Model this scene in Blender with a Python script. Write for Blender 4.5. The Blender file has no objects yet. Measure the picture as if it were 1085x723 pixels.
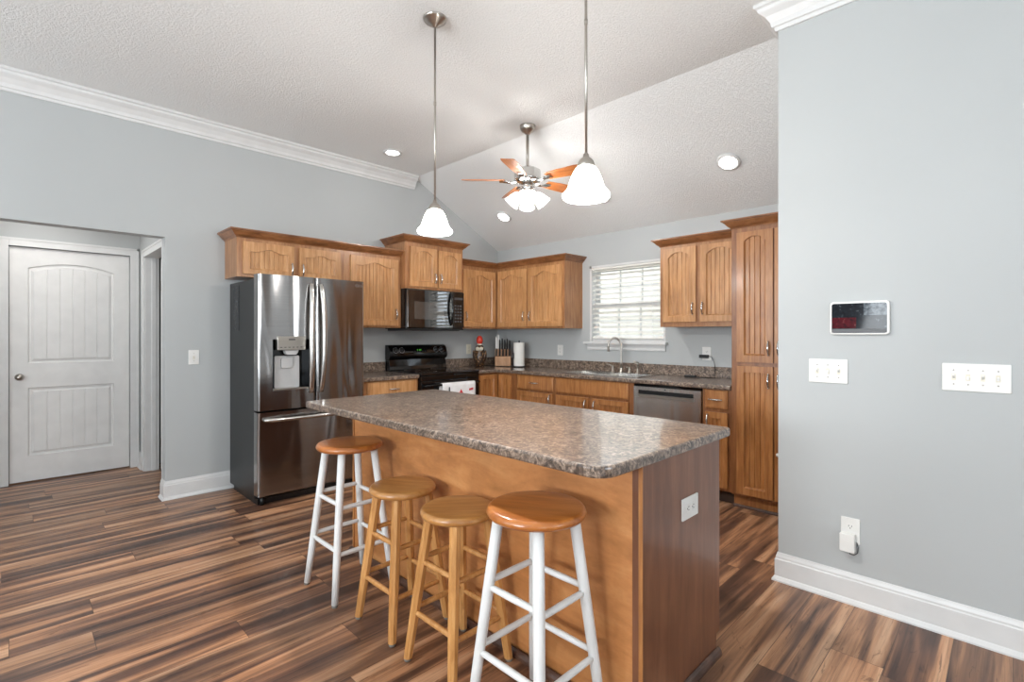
import bpy, math, random
from mathutils import Vector, Matrix
random.seed(7)
PI = math.pi
SC = bpy.context.scene
COL = SC.collection

# ------------------------------------------------------------------ camera, world, lights, exposure
cam_d = bpy.data.cameras.new('camera'); cam = bpy.data.objects.new('camera', cam_d); COL.objects.link(cam)
cam.location = (0, 0, 1.30); cam.rotation_euler = (PI/2, 0, PI/4)
cam_d.sensor_width = 36; cam_d.lens = 36*531/1085; cam_d.shift_y = -7/1085; cam_d.clip_start = 0.02
SC.camera = cam
SC.view_settings.view_transform = 'Standard'; SC.view_settings.look = 'None'
SC.view_settings.gamma = 1; SC.view_settings.use_curve_mapping = False
SC.view_settings.exposure = 0.2
W = bpy.data.worlds.new('World'); SC.world = W; W.use_nodes = True
W.node_tree.nodes['Background'].inputs[0].default_value = (0.80, 0.90, 1.0, 1)
W.node_tree.nodes['Background'].inputs[1].default_value = 3.0

def area(name, loc, rot, sx, sy, power, col=(1, 1, 1)):
    l = bpy.data.lights.new(name, 'AREA'); l.shape = 'RECTANGLE'; l.size = sx; l.size_y = sy
    l.energy = power; l.color = col
    o = bpy.data.objects.new(name, l); COL.objects.link(o); o.location = loc; o.rotation_euler = rot
    return o
FILL_COL = (0.90, 0.96, 1.0)
# area lamps added at the unseen rear windows to brighten walls and ceiling
TU = math.radians(48)      # steep upward tilt so the added lamps brighten the ceiling
area('rear_window_fill', (-3.3, -3.52, 1.55), (-PI/2-TU, 0, PI), 1.6, 1.5, 44, FILL_COL)
area('rear_window_fill', (-0.8, -3.52, 1.55), (-PI/2-TU, 0, PI), 1.6, 1.5, 215, FILL_COL)
area('patio_door_fill', (3.52, -1.9, 1.1), (PI/2+TU, 0, PI/2), 1.7, 1.8, 24, FILL_COL)
area('side_window_fill', (3.52, 1.2, 1.55), (PI/2+TU, 0, PI/2), 1.3, 1.5, 40, FILL_COL)

# ------------------------------------------------------------------ helpers
def srgb(r, g, b):
    f = lambda c: (c/255/12.92) if c/255 <= 0.04045 else ((c/255+0.055)/1.055)**2.4
    return (f(r), f(g), f(b), 1)

class N:
    """tiny node-tree helper"""
    def __init__(s, name):
        s.m = bpy.data.materials.new(name); s.m.use_nodes = True
        s.t = s.m.node_tree; s.b = s.t.nodes['Principled BSDF']
    def n(s, typ, **kw):
        x = s.t.nodes.new(typ)
        for k, v in kw.items():
            if k.startswith('i_'):
                x.inputs[int(k[2:]) if k[2:].isdigit() else k[2:]].default_value = v
            else: setattr(x, k, v)
        return x
    def l(s, a, b, ai=0, bi=0):
        s.t.links.new(a.outputs[ai], b.inputs[bi])
    def coord(s, scale=(1, 1, 1), rand=True, kind='Object'):
        tc = s.n('ShaderNodeTexCoord'); mp = s.n('ShaderNodeMapping'); mp.inputs['Scale'].default_value = scale
        if rand:
            oi = s.n('ShaderNodeObjectInfo'); mu = s.n('ShaderNodeMath', operation='MULTIPLY'); mu.inputs[1].default_value = 13.7
            s.l(oi, mu, 'Random'); ad = s.n('ShaderNodeVectorMath', operation='ADD')
            s.l(tc, ad, kind); s.l(mu, ad, 0, 1); s.l(ad, mp)
        else: s.l(tc, mp, kind)
        return mp
    def ramp(s, src, stops, si=0):
        r = s.n('ShaderNodeValToRGB'); e = r.color_ramp.elements
        while len(e) > 1: e.remove(e[-1])
        e[0].position = stops[0][0]; e[0].color = stops[0][1]
        for p, c in stops[1:]:
            q = e.new(p); q.color = c
        s.l(src, r, si); return r
    def mix(s, a, b, f, blend='MIX', ai=0, bi=0):
        m = s.n('ShaderNodeMix', data_type='RGBA', blend_type=blend)
        if isinstance(f, (int, float)): m.inputs[0].default_value = f
        else: s.l(f, m, 0, 0)
        for src, idx, k in ((a, 6, ai), (b, 7, bi)):
            if isinstance(src, tuple): m.inputs[idx].default_value = src
            else: s.l(src, m, k, idx)
        return m
    def noise(s, mp, scale, detail=3, rough=0.5, dist=0.0):
        x = s.n('ShaderNodeTexNoise'); x.inputs['Scale'].default_value = scale; x.inputs['Detail'].default_value = detail
        x.inputs['Roughness'].default_value = rough; x.inputs['Distortion'].default_value = dist
        if mp: s.l(mp, x)
        return x
    def bump(s, src, strength=0.3, dist=0.01, si=0):
        b = s.n('ShaderNodeBump'); b.inputs['Strength'].default_value = strength; b.inputs['Distance'].default_value = dist
        s.t.links.new(src.outputs[si], b.inputs['Height']); s.t.links.new(b.outputs[0], s.b.inputs['Normal']); return b
    def setp(s, **kw):
        for k, v in kw.items(): s.b.inputs[k.replace('_', ' ')].default_value = v
        return s

def flat(name, col, rough=0.5, metal=0.0, **kw):
    x = N(name); x.setp(Base_Color=col, Roughness=rough, Metallic=metal)
    mp = x.coord((1, 1, 1)); no = x.noise(mp, 9, 2)
    lo = tuple(c*0.965 for c in col[:3]) + (1,); hi = tuple(min(1, c*1.035) for c in col[:3]) + (1,)
    r = x.ramp(no, [(0.3, lo), (0.7, hi)]); x.l(r, x.b, 0, 'Base Color')
    for k, v in kw.items(): x.b.inputs[k].default_value = v
    return x.m

def wood(name, dark, mid, light, grain=(14, 14, 1.2), rough=0.35, coat=0.25, blot=2.5, bump=0.08, knots=0.0):
    x = N(name); mp = x.coord(grain)
    n1 = x.noise(mp, 3.0, 6, 0.6, 0.4)
    r1 = x.ramp(n1, [(0.28, dark), (0.5, mid), (0.72, light)])
    mp2 = x.coord((blot, blot, blot*0.6)); n2 = x.noise(mp2, 1.6, 3, 0.55, 0.8)
    r2 = x.ramp(n2, [(0.3, (0.80, 0.78, 0.76, 1)), (0.65, (1.08, 1.08, 1.08, 1))])
    m = x.mix(r1, r2, 0.85, 'MULTIPLY')
    m3 = x.coord((grain[0]*9, grain[1]*9, grain[2]*3)); n3 = x.noise(m3, 4, 2, 0.5)
    r3 = x.ramp(n3, [(0.35, (0.86, 0.84, 0.82, 1)), (0.55, (1, 1, 1, 1))])
    mm = x.mix(m, r3, 0.35, 'MULTIPLY', 2, 0)
    x.l(mm, x.b, 2, 'Base Color')
    x.setp(Roughness=rough, Coat_Weight=coat, Coat_Roughness=0.18)
    x.bump(n3, bump, 0.002)
    return x.m

class MB:
    def __init__(s): s.v = []; s.f = []; s.sm = []
    def add(s, vs, fs, smooth=False, M=None):
        o = len(s.v)
        for p in vs:
            p = Vector(p)
            s.v.append(tuple(M @ p) if M else tuple(p))
        for f in fs: s.f.append([i+o for i in f]); s.sm.append(smooth)
        return s
    def box(s, x0, x1, y0, y1, z0, z1, M=None):
        x0, x1 = sorted((x0, x1)); y0, y1 = sorted((y0, y1)); z0, z1 = sorted((z0, z1))
        return s.add([(x0,y0,z0),(x1,y0,z0),(x1,y1,z0),(x0,y1,z0),(x0,y0,z1),(x1,y0,z1),(x1,y1,z1),(x0,y1,z1)],
              [(0,3,2,1),(4,5,6,7),(0,1,5,4),(1,2,6,5),(2,3,7,6),(3,0,4,7)], False, M)
    def prism(s, poly, axis, a, b, M=None, smooth_side=False):
        """poly 2D list; axis 'x': (y,z), 'y': (x,z), 'z': (x,y)"""
        def mk(p, t): return {'x': (t, p[0], p[1]), 'y': (p[0], t, p[1]), 'z': (p[0], p[1], t)}[axis]
        ar = sum(poly[i][0]*poly[(i+1) % len(poly)][1]-poly[(i+1) % len(poly)][0]*poly[i][1] for i in range(len(poly)))
        if (ar < 0) != (axis == 'y'): poly = poly[::-1]
        if a > b: a, b = b, a
        n = len(poly); vs = [mk(p, a) for p in poly]+[mk(p, b) for p in poly]
        s.add(vs, [tuple(range(n))[::-1], tuple(range(n, 2*n))], False, M)
        o = len(s.v)-2*n
        for i in range(n):
            j = (i+1) % n
            s.f.append([o+i, o+j, o+n+j, o+n+i]); s.sm.append(smooth_side)
        return s
    def tube(s, pts, r, n=12, cap=True, sq=None, M=None, flatz=1.0):
        pts = [Vector(p) for p in pts]; k = len(pts)
        rs = r if isinstance(r, (list, tuple)) else [r]*k
        up = None; vs = []; fs = []
        for i, p in enumerate(pts):
            t = (pts[min(i+1, k-1)]-pts[max(i-1, 0)]).normalized()
            if up is None:
                up = Vector((0, 0, 1)) if abs(t.z) < 0.9 else Vector((1, 0, 0))
            a = (up-t*up.dot(t)).normalized(); b = t.cross(a); up = a
            for q in range(n):
                w = 2*PI*q/n + (PI/n if n == 4 else 0)
                vs.append(p+a*math.cos(w)*rs[i]+b*math.sin(w)*rs[i]*flatz)
        for i in range(k-1):
            for q in range(n):
                q2 = (q+1) % n
                fs.append((i*n+q, i*n+q2, (i+1)*n+q2, (i+1)*n+q))
        s.add(vs, fs, n > 4, M)
        if cap:
            o = len(s.v)-n*k
            s.f.append([o+q for q in range(n)][::-1]); s.sm.append(False)
            s.f.append([o+(k-1)*n+q for q in range(n)]); s.sm.append(False)
        return s
    def lathe(s, prof, c=(0, 0, 0), n=32, M=None, closed=False, sx=1, sy=1, smooth=True):
        vs = []; fs = []; k = len(prof)
        for (r, z) in prof:
            for q in range(n):
                w = 2*PI*q/n; vs.append((c[0]+r*math.cos(w)*sx, c[1]+r*math.sin(w)*sy, c[2]+z))
        for i in range(k-1 if not closed else k):
            i2 = (i+1) % k
            for q in range(n):
                q2 = (q+1) % n
                fs.append((i*n+q, i*n+q2, i2*n+q2, i2*n+q))
        return s.add(vs, fs, smooth, M)
    def grid(s, us, vs_, fn, skip=lambda i, j: False, smooth=True):
        o = len(s.v)
        for v in vs_:
            for u in us: s.v.append(tuple(fn(u, v)))
        nu = len(us)
        for j in range(len(vs_)-1):
            for i in range(nu-1):
                if skip(i, j): continue
                s.f.append([o+j*nu+i, o+j*nu+i+1, o+(j+1)*nu+i+1, o+(j+1)*nu+i]); s.sm.append(smooth)
        return s
    def sweep(s, path, prof, side=1, z=0, closed=False):
        """plan path [(x,y)], profile [(out,z)] closed polygon; out goes to the left (side=1) or right (-1) of travel"""
        P = [Vector(p) for p in path]; k = len(P); dirs = []
        for i in range(k):
            a = (P[i]-P[i-1]).normalized() if i > 0 else None
            b = (P[i+1]-P[i]).normalized() if i < k-1 else None
            if a is None: a = b
            if b is None: b = a
            na = Vector((-a.y, a.x))*side; nb = Vector((-b.y, b.x))*side
            m = (na+nb).normalized(); dirs.append(m/max(0.2, m.dot(na)))
        n = len(prof); vs = []
        for i in range(k):
            for (o_, z_) in prof:
                q = P[i]+dirs[i]*o_; vs.append((q.x, q.y, z+z_))
        fs = []
        for i in range(k-1):
            for q in range(n):
                q2 = (q+1) % n; fs.append((i*n+q, i*n+q2, (i+1)*n+q2, (i+1)*n+q))
        fs.append(tuple(range(n))[::-1]); fs.append(tuple(range((k-1)*n, k*n)))
        return s.add(vs, fs)
    def slab(s, xs, ys, solid, z0, z1):
        """grid slab: solid(i,j) says whether cell is filled; shared vertices so bevels only touch real edges"""
        nx, ny = len(xs), len(ys); o = len(s.v)
        for z in (z0, z1):
            for y in ys:
                for x in xs: s.v.append((x, y, z))
        id = lambda i, j, t: o+t*nx*ny+j*nx+i
        S = lambda i, j: 0 <= i < nx-1 and 0 <= j < ny-1 and solid(i, j)
        for j in range(ny-1):
            for i in range(nx-1):
                if not S(i, j): continue
                add = lambda f: (s.f.append(f), s.sm.append(False))
                add([id(i,j,1), id(i+1,j,1), id(i+1,j+1,1), id(i,j+1,1)])
                add([id(i,j,0), id(i,j+1,0), id(i+1,j+1,0), id(i+1,j,0)])
                if not S(i, j-1): add([id(i,j,0), id(i+1,j,0), id(i+1,j,1), id(i,j,1)])
                if not S(i, j+1): add([id(i+1,j+1,0), id(i,j+1,0), id(i,j+1,1), id(i+1,j+1,1)])
                if not S(i-1, j): add([id(i,j+1,0), id(i,j,0), id(i,j,1), id(i,j+1,1)])
                if not S(i+1, j): add([id(i+1,j,0), id(i+1,j+1,0), id(i+1,j+1,1), id(i+1,j,1)])
        return s
    def build(s, name, mat, parent=None, bevel=0, seg=2, loc=None, rot=None, clean=False, label=None):
        me = bpy.data.meshes.new(name)
        used = sorted({i for f in s.f for i in f}); mp = {a: b for b, a in enumerate(used)}
        me.from_pydata([s.v[i] for i in used], [], [[mp[i] for i in f] for f in s.f])
        me.polygons.foreach_set('use_smooth', s.sm); me.update()
        o = bpy.data.objects.new(name, me); COL.objects.link(o)
        me.materials.append(mat)
        if parent: o.parent = parent
        if loc: o.location = loc
        if rot: o.rotation_euler = rot
        if bevel:
            b = o.modifiers.new('Bevel', 'BEVEL'); b.width = bevel; b.segments = seg
            b.limit_method = 'ANGLE'; b.angle_limit = math.radians(40); b.harden_normals = False
        if label: o['label'] = label
        return o

def tag(o, label, cat, group=None):
    o['label'] = label; o['category'] = cat
    if group: o['group'] = group
    return o
def thing(name, label, cat, loc=(0, 0, 0), rotz=0, group=None):
    o = bpy.data.objects.new(name, None); COL.objects.link(o); o.empty_display_size = 0.1
    o.location = loc; o.rotation_euler = (0, 0, rotz)
    return tag(o, label, cat, group)
def struct(name, mb, mat, bevel=0, parent=None):
    o = mb.build(name, mat, parent, bevel)
    if not parent: o['kind'] = 'structure'
    return o
def kids(o): return [c for c in bpy.data.objects if c.parent == o]
def copy_tree(o, parent=None):
    c = o.copy(); COL.objects.link(c); c.parent = parent
    for ch in kids(o): copy_tree(ch, c)
    return c
def rrect(x0, x1, y0, y1, r, n=6):
    pts = []
    for cx, cy, a0 in ((x1-r, y1-r, 0), (x0+r, y1-r, 90), (x0+r, y0+r, 180), (x1-r, y0+r, 270)):
        for k in range(n+1):
            a = math.radians(a0+90*k/n); pts.append((cx+r*math.cos(a), cy+r*math.sin(a)))
    return pts
def text_mesh(body, size, mat, parent, loc, rot, name, depth=0.0006):
    cu = bpy.data.curves.new(name, 'FONT'); cu.body = body; cu.size = size; cu.extrude = depth; cu.align_x = 'CENTER'; cu.align_y = 'CENTER'
    tmp = bpy.data.objects.new('tmp', cu); COL.objects.link(tmp)
    me = bpy.data.meshes.new_from_object(tmp.evaluated_get(bpy.context.evaluated_depsgraph_get()))
    bpy.data.objects.remove(tmp)
    o = bpy.data.objects.new(name, me); COL.objects.link(o); me.materials.clear(); me.materials.append(mat)
    o.parent = parent; o.location = loc; o.rotation_euler = rot
    return o

# ------------------------------------------------------------------ materials
def wall_mat():
    x = N('blue_grey_wall_paint'); mp = x.coord((1, 1, 1), False)
    no = x.noise(mp, 0.9, 2); r = x.ramp(no, [(0.3, srgb(175, 178, 178)), (0.7, srgb(180, 183, 183))]); x.l(r, x.b, 0, 'Base Color')
    x.setp(Roughness=0.55); b = x.noise(mp, 160, 3); x.bump(b, 0.08, 0.003); return x.m
def ceil_mat():
    x = N('textured_white_ceiling'); mp = x.coord((1, 1, 1), False)
    x.setp(Base_Color=srgb(232, 233, 232), Roughness=0.8)
    a = x.noise(mp, 80, 4, 0.6, 0.6); r = x.ramp(a, [(0.42, (0, 0, 0, 1)), (0.58, (1, 1, 1, 1))])
    x.bump(r, 0.45, 0.009); return x.m
def floor_mat():
    x = N('wood_plank_floor'); tc = x.n('ShaderNodeTexCoord'); sp = x.n('ShaderNodeSeparateXYZ'); x.l(tc, sp, 'Object')
    def M(op, a, b=None, c=None):
        m = x.n('ShaderNodeMath', operation=op)
        for k, q in enumerate((a, b, c)):
            if q is None: continue
            if isinstance(q, (int, float)): m.inputs[k].default_value = q
            else: x.t.links.new(q, m.inputs[k])
        return m.outputs[0]
    X, Y = sp.outputs[0], sp.outputs[1]
    wd, ln = 0.178, 1.22
    row = M('FLOOR', M('DIVIDE', X, wd)); fx = M('FRACT', M('DIVIDE', X, wd))
    wn = x.n('ShaderNodeTexWhiteNoise', noise_dimensions='1D'); x.t.links.new(row, wn.inputs['W'])
    yo = M('DIVIDE', M('ADD', Y, M('MULTIPLY', wn.outputs[0], ln)), ln)
    cid = M('FLOOR', yo); fy = M('FRACT', yo)
    pid = M('ADD', M('MULTIPLY', row, 7.31), M('MULTIPLY', cid, 3.17))
    w2 = x.n('ShaderNodeTexWhiteNoise', noise_dimensions='1D'); x.t.links.new(pid, w2.inputs['W'])
    cb = x.n('ShaderNodeCombineXYZ'); x.t.links.new(M('ADD', X, M('MULTIPLY', w2.outputs[0], 9.0)), cb.inputs[0])
    x.t.links.new(Y, cb.inputs[1]); x.t.links.new(M('MULTIPLY', pid, 1.7), cb.inputs[2])
    def nz(sx, sy, sc, det, ro, di):
        mp = x.n('ShaderNodeMapping'); mp.inputs['Scale'].default_value = (sx, sy, 1); x.l(cb, mp); return x.noise(mp, sc, det, ro, di)
    band = nz(7.5, 0.40, 1.6, 3, 0.55, 0.5)
    col = x.ramp(band, [(0.34, srgb(66, 46, 38)), (0.43, srgb(98, 70, 56)), (0.50, srgb(132, 97, 73)), (0.56, srgb(170, 127, 94)), (0.66, srgb(192, 154, 122))])
    fine = nz(60, 1.6, 2.2, 5, 0.7, 0.3)
    fr = x.ramp(fine, [(0.30, (0.55, 0.52, 0.50, 1)), (0.50, (1, 1, 1, 1)), (0.7, (1.12, 1.10, 1.08, 1))])
    c2 = x.mix(col, fr, 0.95, 'MULTIPLY')
    kn = nz(7, 2.2, 1.5, 4, 0.6, 2.6)
    kr = x.ramp(kn, [(0.30, (0.42, 0.36, 0.32, 1)), (0.37, (1, 1, 1, 1))])
    c3 = x.mix(c2, kr, 0.8, 'MULTIPLY', 2, 0)
    tr = x.ramp(w2, [(0.0, (0.78, 0.77, 0.78, 1)), (0.5, (0.98, 0.95, 0.93, 1)), (1.0, (1.18, 1.10, 1.04, 1))])
    fk = nz(26, 2.4, 2.0, 3, 0.6, 1.2); fkr = x.ramp(fk, [(0.31, (0.38, 0.32, 0.28, 1)), (0.36, (1, 1, 1, 1))])
    c3 = x.mix(c3, fkr, 0.75, 'MULTIPLY', 2, 0)
    c4 = x.mix(c3, tr, 1.0, 'MULTIPLY', 2, 0)
    e1 = M('LESS_THAN', M('MULTIPLY', M('MINIMUM', fx, M('SUBTRACT', 1.0, fx)), wd), 0.0013)
    e2 = M('LESS_THAN', M('MULTIPLY', M('MINIMUM', fy, M('SUBTRACT', 1.0, fy)), ln), 0.0013)
    ed = M('MAXIMUM', e1, e2)
    c5 = x.n('ShaderNodeMix', data_type='RGBA'); x.t.links.new(M('MULTIPLY', ed, 0.7), c5.inputs[0]); x.t.links.new(c4.outputs[2], c5.inputs[6]); c5.inputs[7].default_value = srgb(40, 26, 20)
    x.t.links.new(c5.outputs[2], x.b.inputs['Base Color'])
    x.setp(Roughness=0.32); x.bump(fine, 0.10, 0.002); return x.m
def laminate_mat():
    x = N('speckled_brown_laminate'); mp = x.coord((1, 1, 1), False)
    a = x.noise(mp, 38, 6, 0.68, 1.4); b = x.noise(mp, 150, 4, 0.7, 0.5); c = x.noise(mp, 11, 3, 0.5, 1.0)
    r = x.ramp(a, [(0.34, srgb(50, 42, 38)), (0.44, srgb(88, 76, 67)), (0.52, srgb(124, 108, 95)), (0.62, srgb(166, 149, 133))])
    r2 = x.ramp(b, [(0.35, (0.55, 0.52, 0.50, 1)), (0.5, (1, 1, 1, 1)), (0.68, (1.25, 1.2, 1.15, 1))])
    m = x.mix(r, r2, 0.7, 'MULTIPLY'); r3 = x.ramp(c, [(0.35, (0.9, 0.84, 0.80, 1)), (0.65, (1.05, 1.05, 1.06, 1))])
    m2 = x.mix(m, r3, 0.8, 'MULTIPLY', 2, 0); x.l(m2, x.b, 2, 'Base Color')
    x.setp(Roughness=0.35, Coat_Weight=0.85, Coat_Roughness=0.11, Coat_IOR=1.5); return x.m
def steel(name, col, rough=0.25, wob=0.0, an=0.5):
    x = N(name); x.setp(Base_Color=col, Metallic=1.0, Roughness=rough)
    mp = x.coord((1.0, 1.0, 260)); n1 = x.noise(mp, 1.0, 2)
    r = x.ramp(n1, [(0.3, tuple(c*0.93 for c in col[:3])+(1,)), (0.7, tuple(min(1, c*1.05) for c in col[:3])+(1,))]); x.l(r, x.b, 0, 'Base Color')
    if wob:
        mp2 = x.coord((4.5, 4.5, 0.55)); n2 = x.noise(mp2, 1.0, 1, 0.4, 0.6); x.bump(n2, wob, 0.05)
    return x.m
def emis(name, col, strength, base=None):
    x = N(name); x.setp(Base_Color=base or col, Roughness=0.35)
    x.b.inputs['Emission Color'].default_value = col; x.b.inputs['Emission Strength'].default_value = strength
    mp = x.coord((1, 1, 1)); n1 = x.noise(mp, 14, 2, 0.5, 1.5)
    r = x.ramp(n1, [(0.35, tuple(c*0.93 for c in col[:3])+(1,)), (0.65, col)]); x.l(r, x.b, 0, 'Emission Color')
    return x.m
M = {}
M['wall'] = wall_mat(); M['ceil'] = ceil_mat(); M['floor'] = floor_mat(); M['lam'] = laminate_mat()
M['trim'] = flat('white_trim_paint', srgb(212, 212, 211), 0.35)
M['door'] = flat('white_door_paint', srgb(222, 221, 219), 0.4)
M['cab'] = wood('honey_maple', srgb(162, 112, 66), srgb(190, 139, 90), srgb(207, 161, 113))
M['cab_shaded'] = wood('honey_maple_shaded', srgb(142, 90, 46), srgb(170, 114, 64), srgb(190, 136, 84))  # darker copy of the same maple, shade painted into its colour
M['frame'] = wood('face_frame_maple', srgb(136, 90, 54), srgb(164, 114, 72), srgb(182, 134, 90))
M['frame_shaded'] = wood('face_frame_maple_shaded', srgb(112, 68, 36), srgb(140, 90, 52), srgb(160, 110, 68))  # frame wood darkened to match, shade painted in
M['crown'] = wood('stained_crown', srgb(104, 64, 36), srgb(138, 90, 54), srgb(164, 112, 72), (3, 3, 14))
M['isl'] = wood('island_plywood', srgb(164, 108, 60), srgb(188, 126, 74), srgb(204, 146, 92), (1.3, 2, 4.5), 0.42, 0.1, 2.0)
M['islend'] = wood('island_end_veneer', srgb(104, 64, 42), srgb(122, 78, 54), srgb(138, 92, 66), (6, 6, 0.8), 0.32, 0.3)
M['shoe'] = wood('dark_shoe_moulding', srgb(52, 34, 26), srgb(80, 54, 42), srgb(104, 74, 58), (3, 3, 10))
M['toe'] = flat('dark_toe_kick', srgb(58, 40, 30), 0.6)
M['nickel'] = steel('brushed_nickel', srgb(176, 170, 162), 0.28)
M['chrome'] = steel('polished_chrome', srgb(214, 214, 212), 0.12)
M['steel'] = steel('stainless_steel', srgb(200, 198, 194), 0.26, 0.25)
M['dsteel'] = steel('dark_stainless_door', srgb(160, 158, 157), 0.18, 0.75)
M['dcase'] = flat('dark_grey_fridge_case', srgb(24, 26, 26), 0.38)
M['black'] = flat('black_plastic', srgb(20, 20, 21), 0.35)
M['gblack'] = flat('glossy_black', srgb(10, 10, 11), 0.07)
M['bglass'] = flat('black_glass', srgb(12, 12, 14), 0.04)
M['mirror'] = flat('reflective_black_glass', srgb(14, 14, 15), 0.03, IOR=2.4)
M['dgrey'] = flat('dark_grey_plastic', srgb(70, 70, 72), 0.4)
M['lgrey'] = flat('light_grey_plastic', srgb(176, 176, 176), 0.4)
M['white'] = flat('white_plastic', srgb(226, 225, 221), 0.35)
M['wpaint'] = flat('worn_white_stool_paint', srgb(226, 226, 224), 0.45)
M['orange'] = wood('orange_pine_seat', srgb(150, 84, 36), srgb(176, 104, 46), srgb(196, 124, 60), (1.2, 12, 12), 0.28, 0.5, 2)
M['oakseat'] = wood('oak_seat', srgb(160, 104, 52), srgb(186, 130, 70), srgb(202, 150, 90), (1.2, 14, 14), 0.3, 0.45, 2)
M['oak'] = wood('oak_stool_leg', srgb(178, 122, 66), srgb(200, 144, 84), srgb(216, 164, 104), (14, 14, 1.0), 0.32, 0.4, 3)
M['rub'] = flat('grey_rubber_foot', srgb(120, 116, 110), 0.6)
M['blade'] = wood('fan_blade_wood', srgb(160, 92, 46), srgb(186, 112, 60), srgb(204, 132, 76), (2, 12, 12), 0.3, 0.4, 2)
M['bladetop'] = wood('fan_blade_edge', srgb(96, 66, 52), srgb(120, 86, 70), srgb(140, 104, 86), (2, 12, 12), 0.3, 0.4, 2)
def shade_glass():
    m = emis('lit_frosted_glass', (1.0, 0.985, 0.96, 1), 3.2); t = m.node_tree
    out = t.nodes['Material Output']; tr = t.nodes.new('ShaderNodeBsdfTransparent'); mx = t.nodes.new('ShaderNodeMixShader'); mx.inputs[0].default_value = 0.3
    t.links.new(tr.outputs[0], mx.inputs[1]); t.links.new(t.nodes['Principled BSDF'].outputs[0], mx.inputs[2]); t.links.new(mx.outputs[0], out.inputs[0]); return m
M['shade'] = shade_glass()
M['bulb'] = emis('lit_bulb', (1.0, 0.97, 0.92, 1), 50)
M['lens'] = emis('lit_downlight_lens', (1.0, 0.98, 0.95, 1), 22)
M['blind'] = flat('cream_blind_slat', srgb(236, 234, 228), 0.5)
M['slot'] = flat('dark_slot', srgb(40, 38, 36), 0.6)
M['ivory'] = flat('ivory_plastic', srgb(214, 208, 190), 0.35)

# ================================================================== ROOM SHELL
LW, BW, RW, CH = -4.70, 4.44, 2.875, 3.04
YB, XE = -3.5, 3.5          # rear wall, far side wall
# --- floor
struct('floor', MB().box(-6.3, XE+0.1, YB-0.1, BW+0.1, -0.06, 0), M['floor'])
# --- ceiling: flat part, then slope down to the window wall
struct('ceiling', MB().prism([(YB, CH), (3.17, CH), (BW+0.02, CH-0.528*(BW+0.02-3.17)), (BW+0.02, 3.16), (YB, 3.16)], 'x', LW-0.12, XE), M['ceil'])
# --- left wall with the hall opening
struct('wall_left', MB().prism([(YB, 0), (-1.0, 0), (-1.0, 2.065), (0.856, 2.065), (0.856, 0), (BW, 0), (BW, CH-0.528*(BW-3.17)), (3.17, CH), (YB, CH)], 'x', LW-0.12, LW), M['wall'])
# --- back wall with window opening
wx0, wx1, wz0, wz1 = -3.245, -2.355, 1.222, 2.035
struct('wall_back', MB().slab([LW-0.12, wx0, wx1, -0.88], [BW, BW+0.14], lambda i, j: True, 0, wz0)
       .slab([LW-0.12, wx0], [BW, BW+0.14], lambda i, j: True, wz0, wz1).slab([wx1, -0.88], [BW, BW+0.14], lambda i, j: True, wz0, wz1)
       .slab([LW-0.12, wx0, wx1, -0.88], [BW, BW+0.14], lambda i, j: True, wz1, 2.40), M['wall'])
# --- right wall: solid block whose end closes the kitchen
struct('wall_right', MB().box(-0.88, XE, RW, BW+0.14, 0, CH), M['wall'])
# --- walls behind the camera with their windows
def wall_holes(name, along, fixed, thick, a0, a1, holes):
    mb = MB(); cur = a0
    def bx(u0, u1, z0, z1):
        if along == 'x': mb.box(u0, u1, fixed, fixed+thick, z0, z1)
        else: mb.box(fixed, fixed+thick, u0, u1, z0, z1)
    for (h0, h1, z0, z1) in holes:
        bx(cur, h0, 0, CH); 
        if z0 > 0: bx(h0, h1, 0, z0)
        bx(h0, h1, z1, CH); cur = h1
    bx(cur, a1, 0, CH)
    return struct(name, mb, M['wall'])
rear = [(-4.1, -2.5, 0.7, 2.4), (-1.6, 0.0, 0.7, 2.4)]
side = [(-2.75, -1.05, 0.1, 2.1), (0.55, 1.85, 0.75, 2.35)]
wall_holes('wall_rear', 'x', YB-0.14, 0.14, LW-0.12, XE, rear)
wall_holes('wall_side', 'y', XE, 0.14, YB-0.14, BW+0.14, side)
for k, (a0, a1, z0, z1) in enumerate(rear):
    mb = MB()
    for u in (a0, a1-0.06, (a0+a1)/2-0.03): mb.box(u, u+0.06, YB-0.13, YB-0.06, z0, z1)
    for z in (z0, z1-0.06): mb.box(a0, a1, YB-0.13, YB-0.06, z, z+0.06)
    struct('window_%d' % (k+2), mb, M['trim'])
for k, (a0, a1, z0, z1) in enumerate(side):
    mb = MB()
    for u in (a0, a1-0.06, (a0+a1)/2-0.03): mb.box(XE+0.06, XE+0.13, u, u+0.06, z0, z1)
    for z in (z0, z1-0.06): mb.box(XE+0.06, XE+0.13, a0, a1, z, z+0.06)
    struct('window_%d' % (k+4), mb, M['trim'])

# --- hall beyond the opening
HX, HY = -6.09, 0.90
dY0, dY1, dZ = -0.012, 0.82, 2.062
mb = MB(); mb.box(HX-0.12, HX, -1.6, dY0-0.02, 0, 2.44); mb.box(HX-0.12, HX, dY1+0.02, 2.6, 0, 2.44); mb.box(HX-0.12, HX, dY0-0.02, dY1+0.02, dZ+0.02, 2.44)
struct('wall_hall_far', mb, M['wall'])
mb = MB(); sx0, sx1, sz = -5.83, -5.02, 2.03
mb.box(HX, sx0, HY, HY+0.11, 0, 2.44); mb.box(sx1, LW-0.12, HY, HY+0.11, 0, 2.44); mb.box(sx0, sx1, HY, HY+0.11, sz+0.02, 2.44)
struct('wall_hall_side', mb, M['wall'])
struct('wall_hall_near', MB().box(HX-0.12, LW-0.12, -1.72, -1.6, 0, 2.44), M['wall'])
struct('wall_side_room', MB().box(HX-0.12, LW-0.12, 2.6, 2.72, 0, 2.44), M['wall'])
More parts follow.
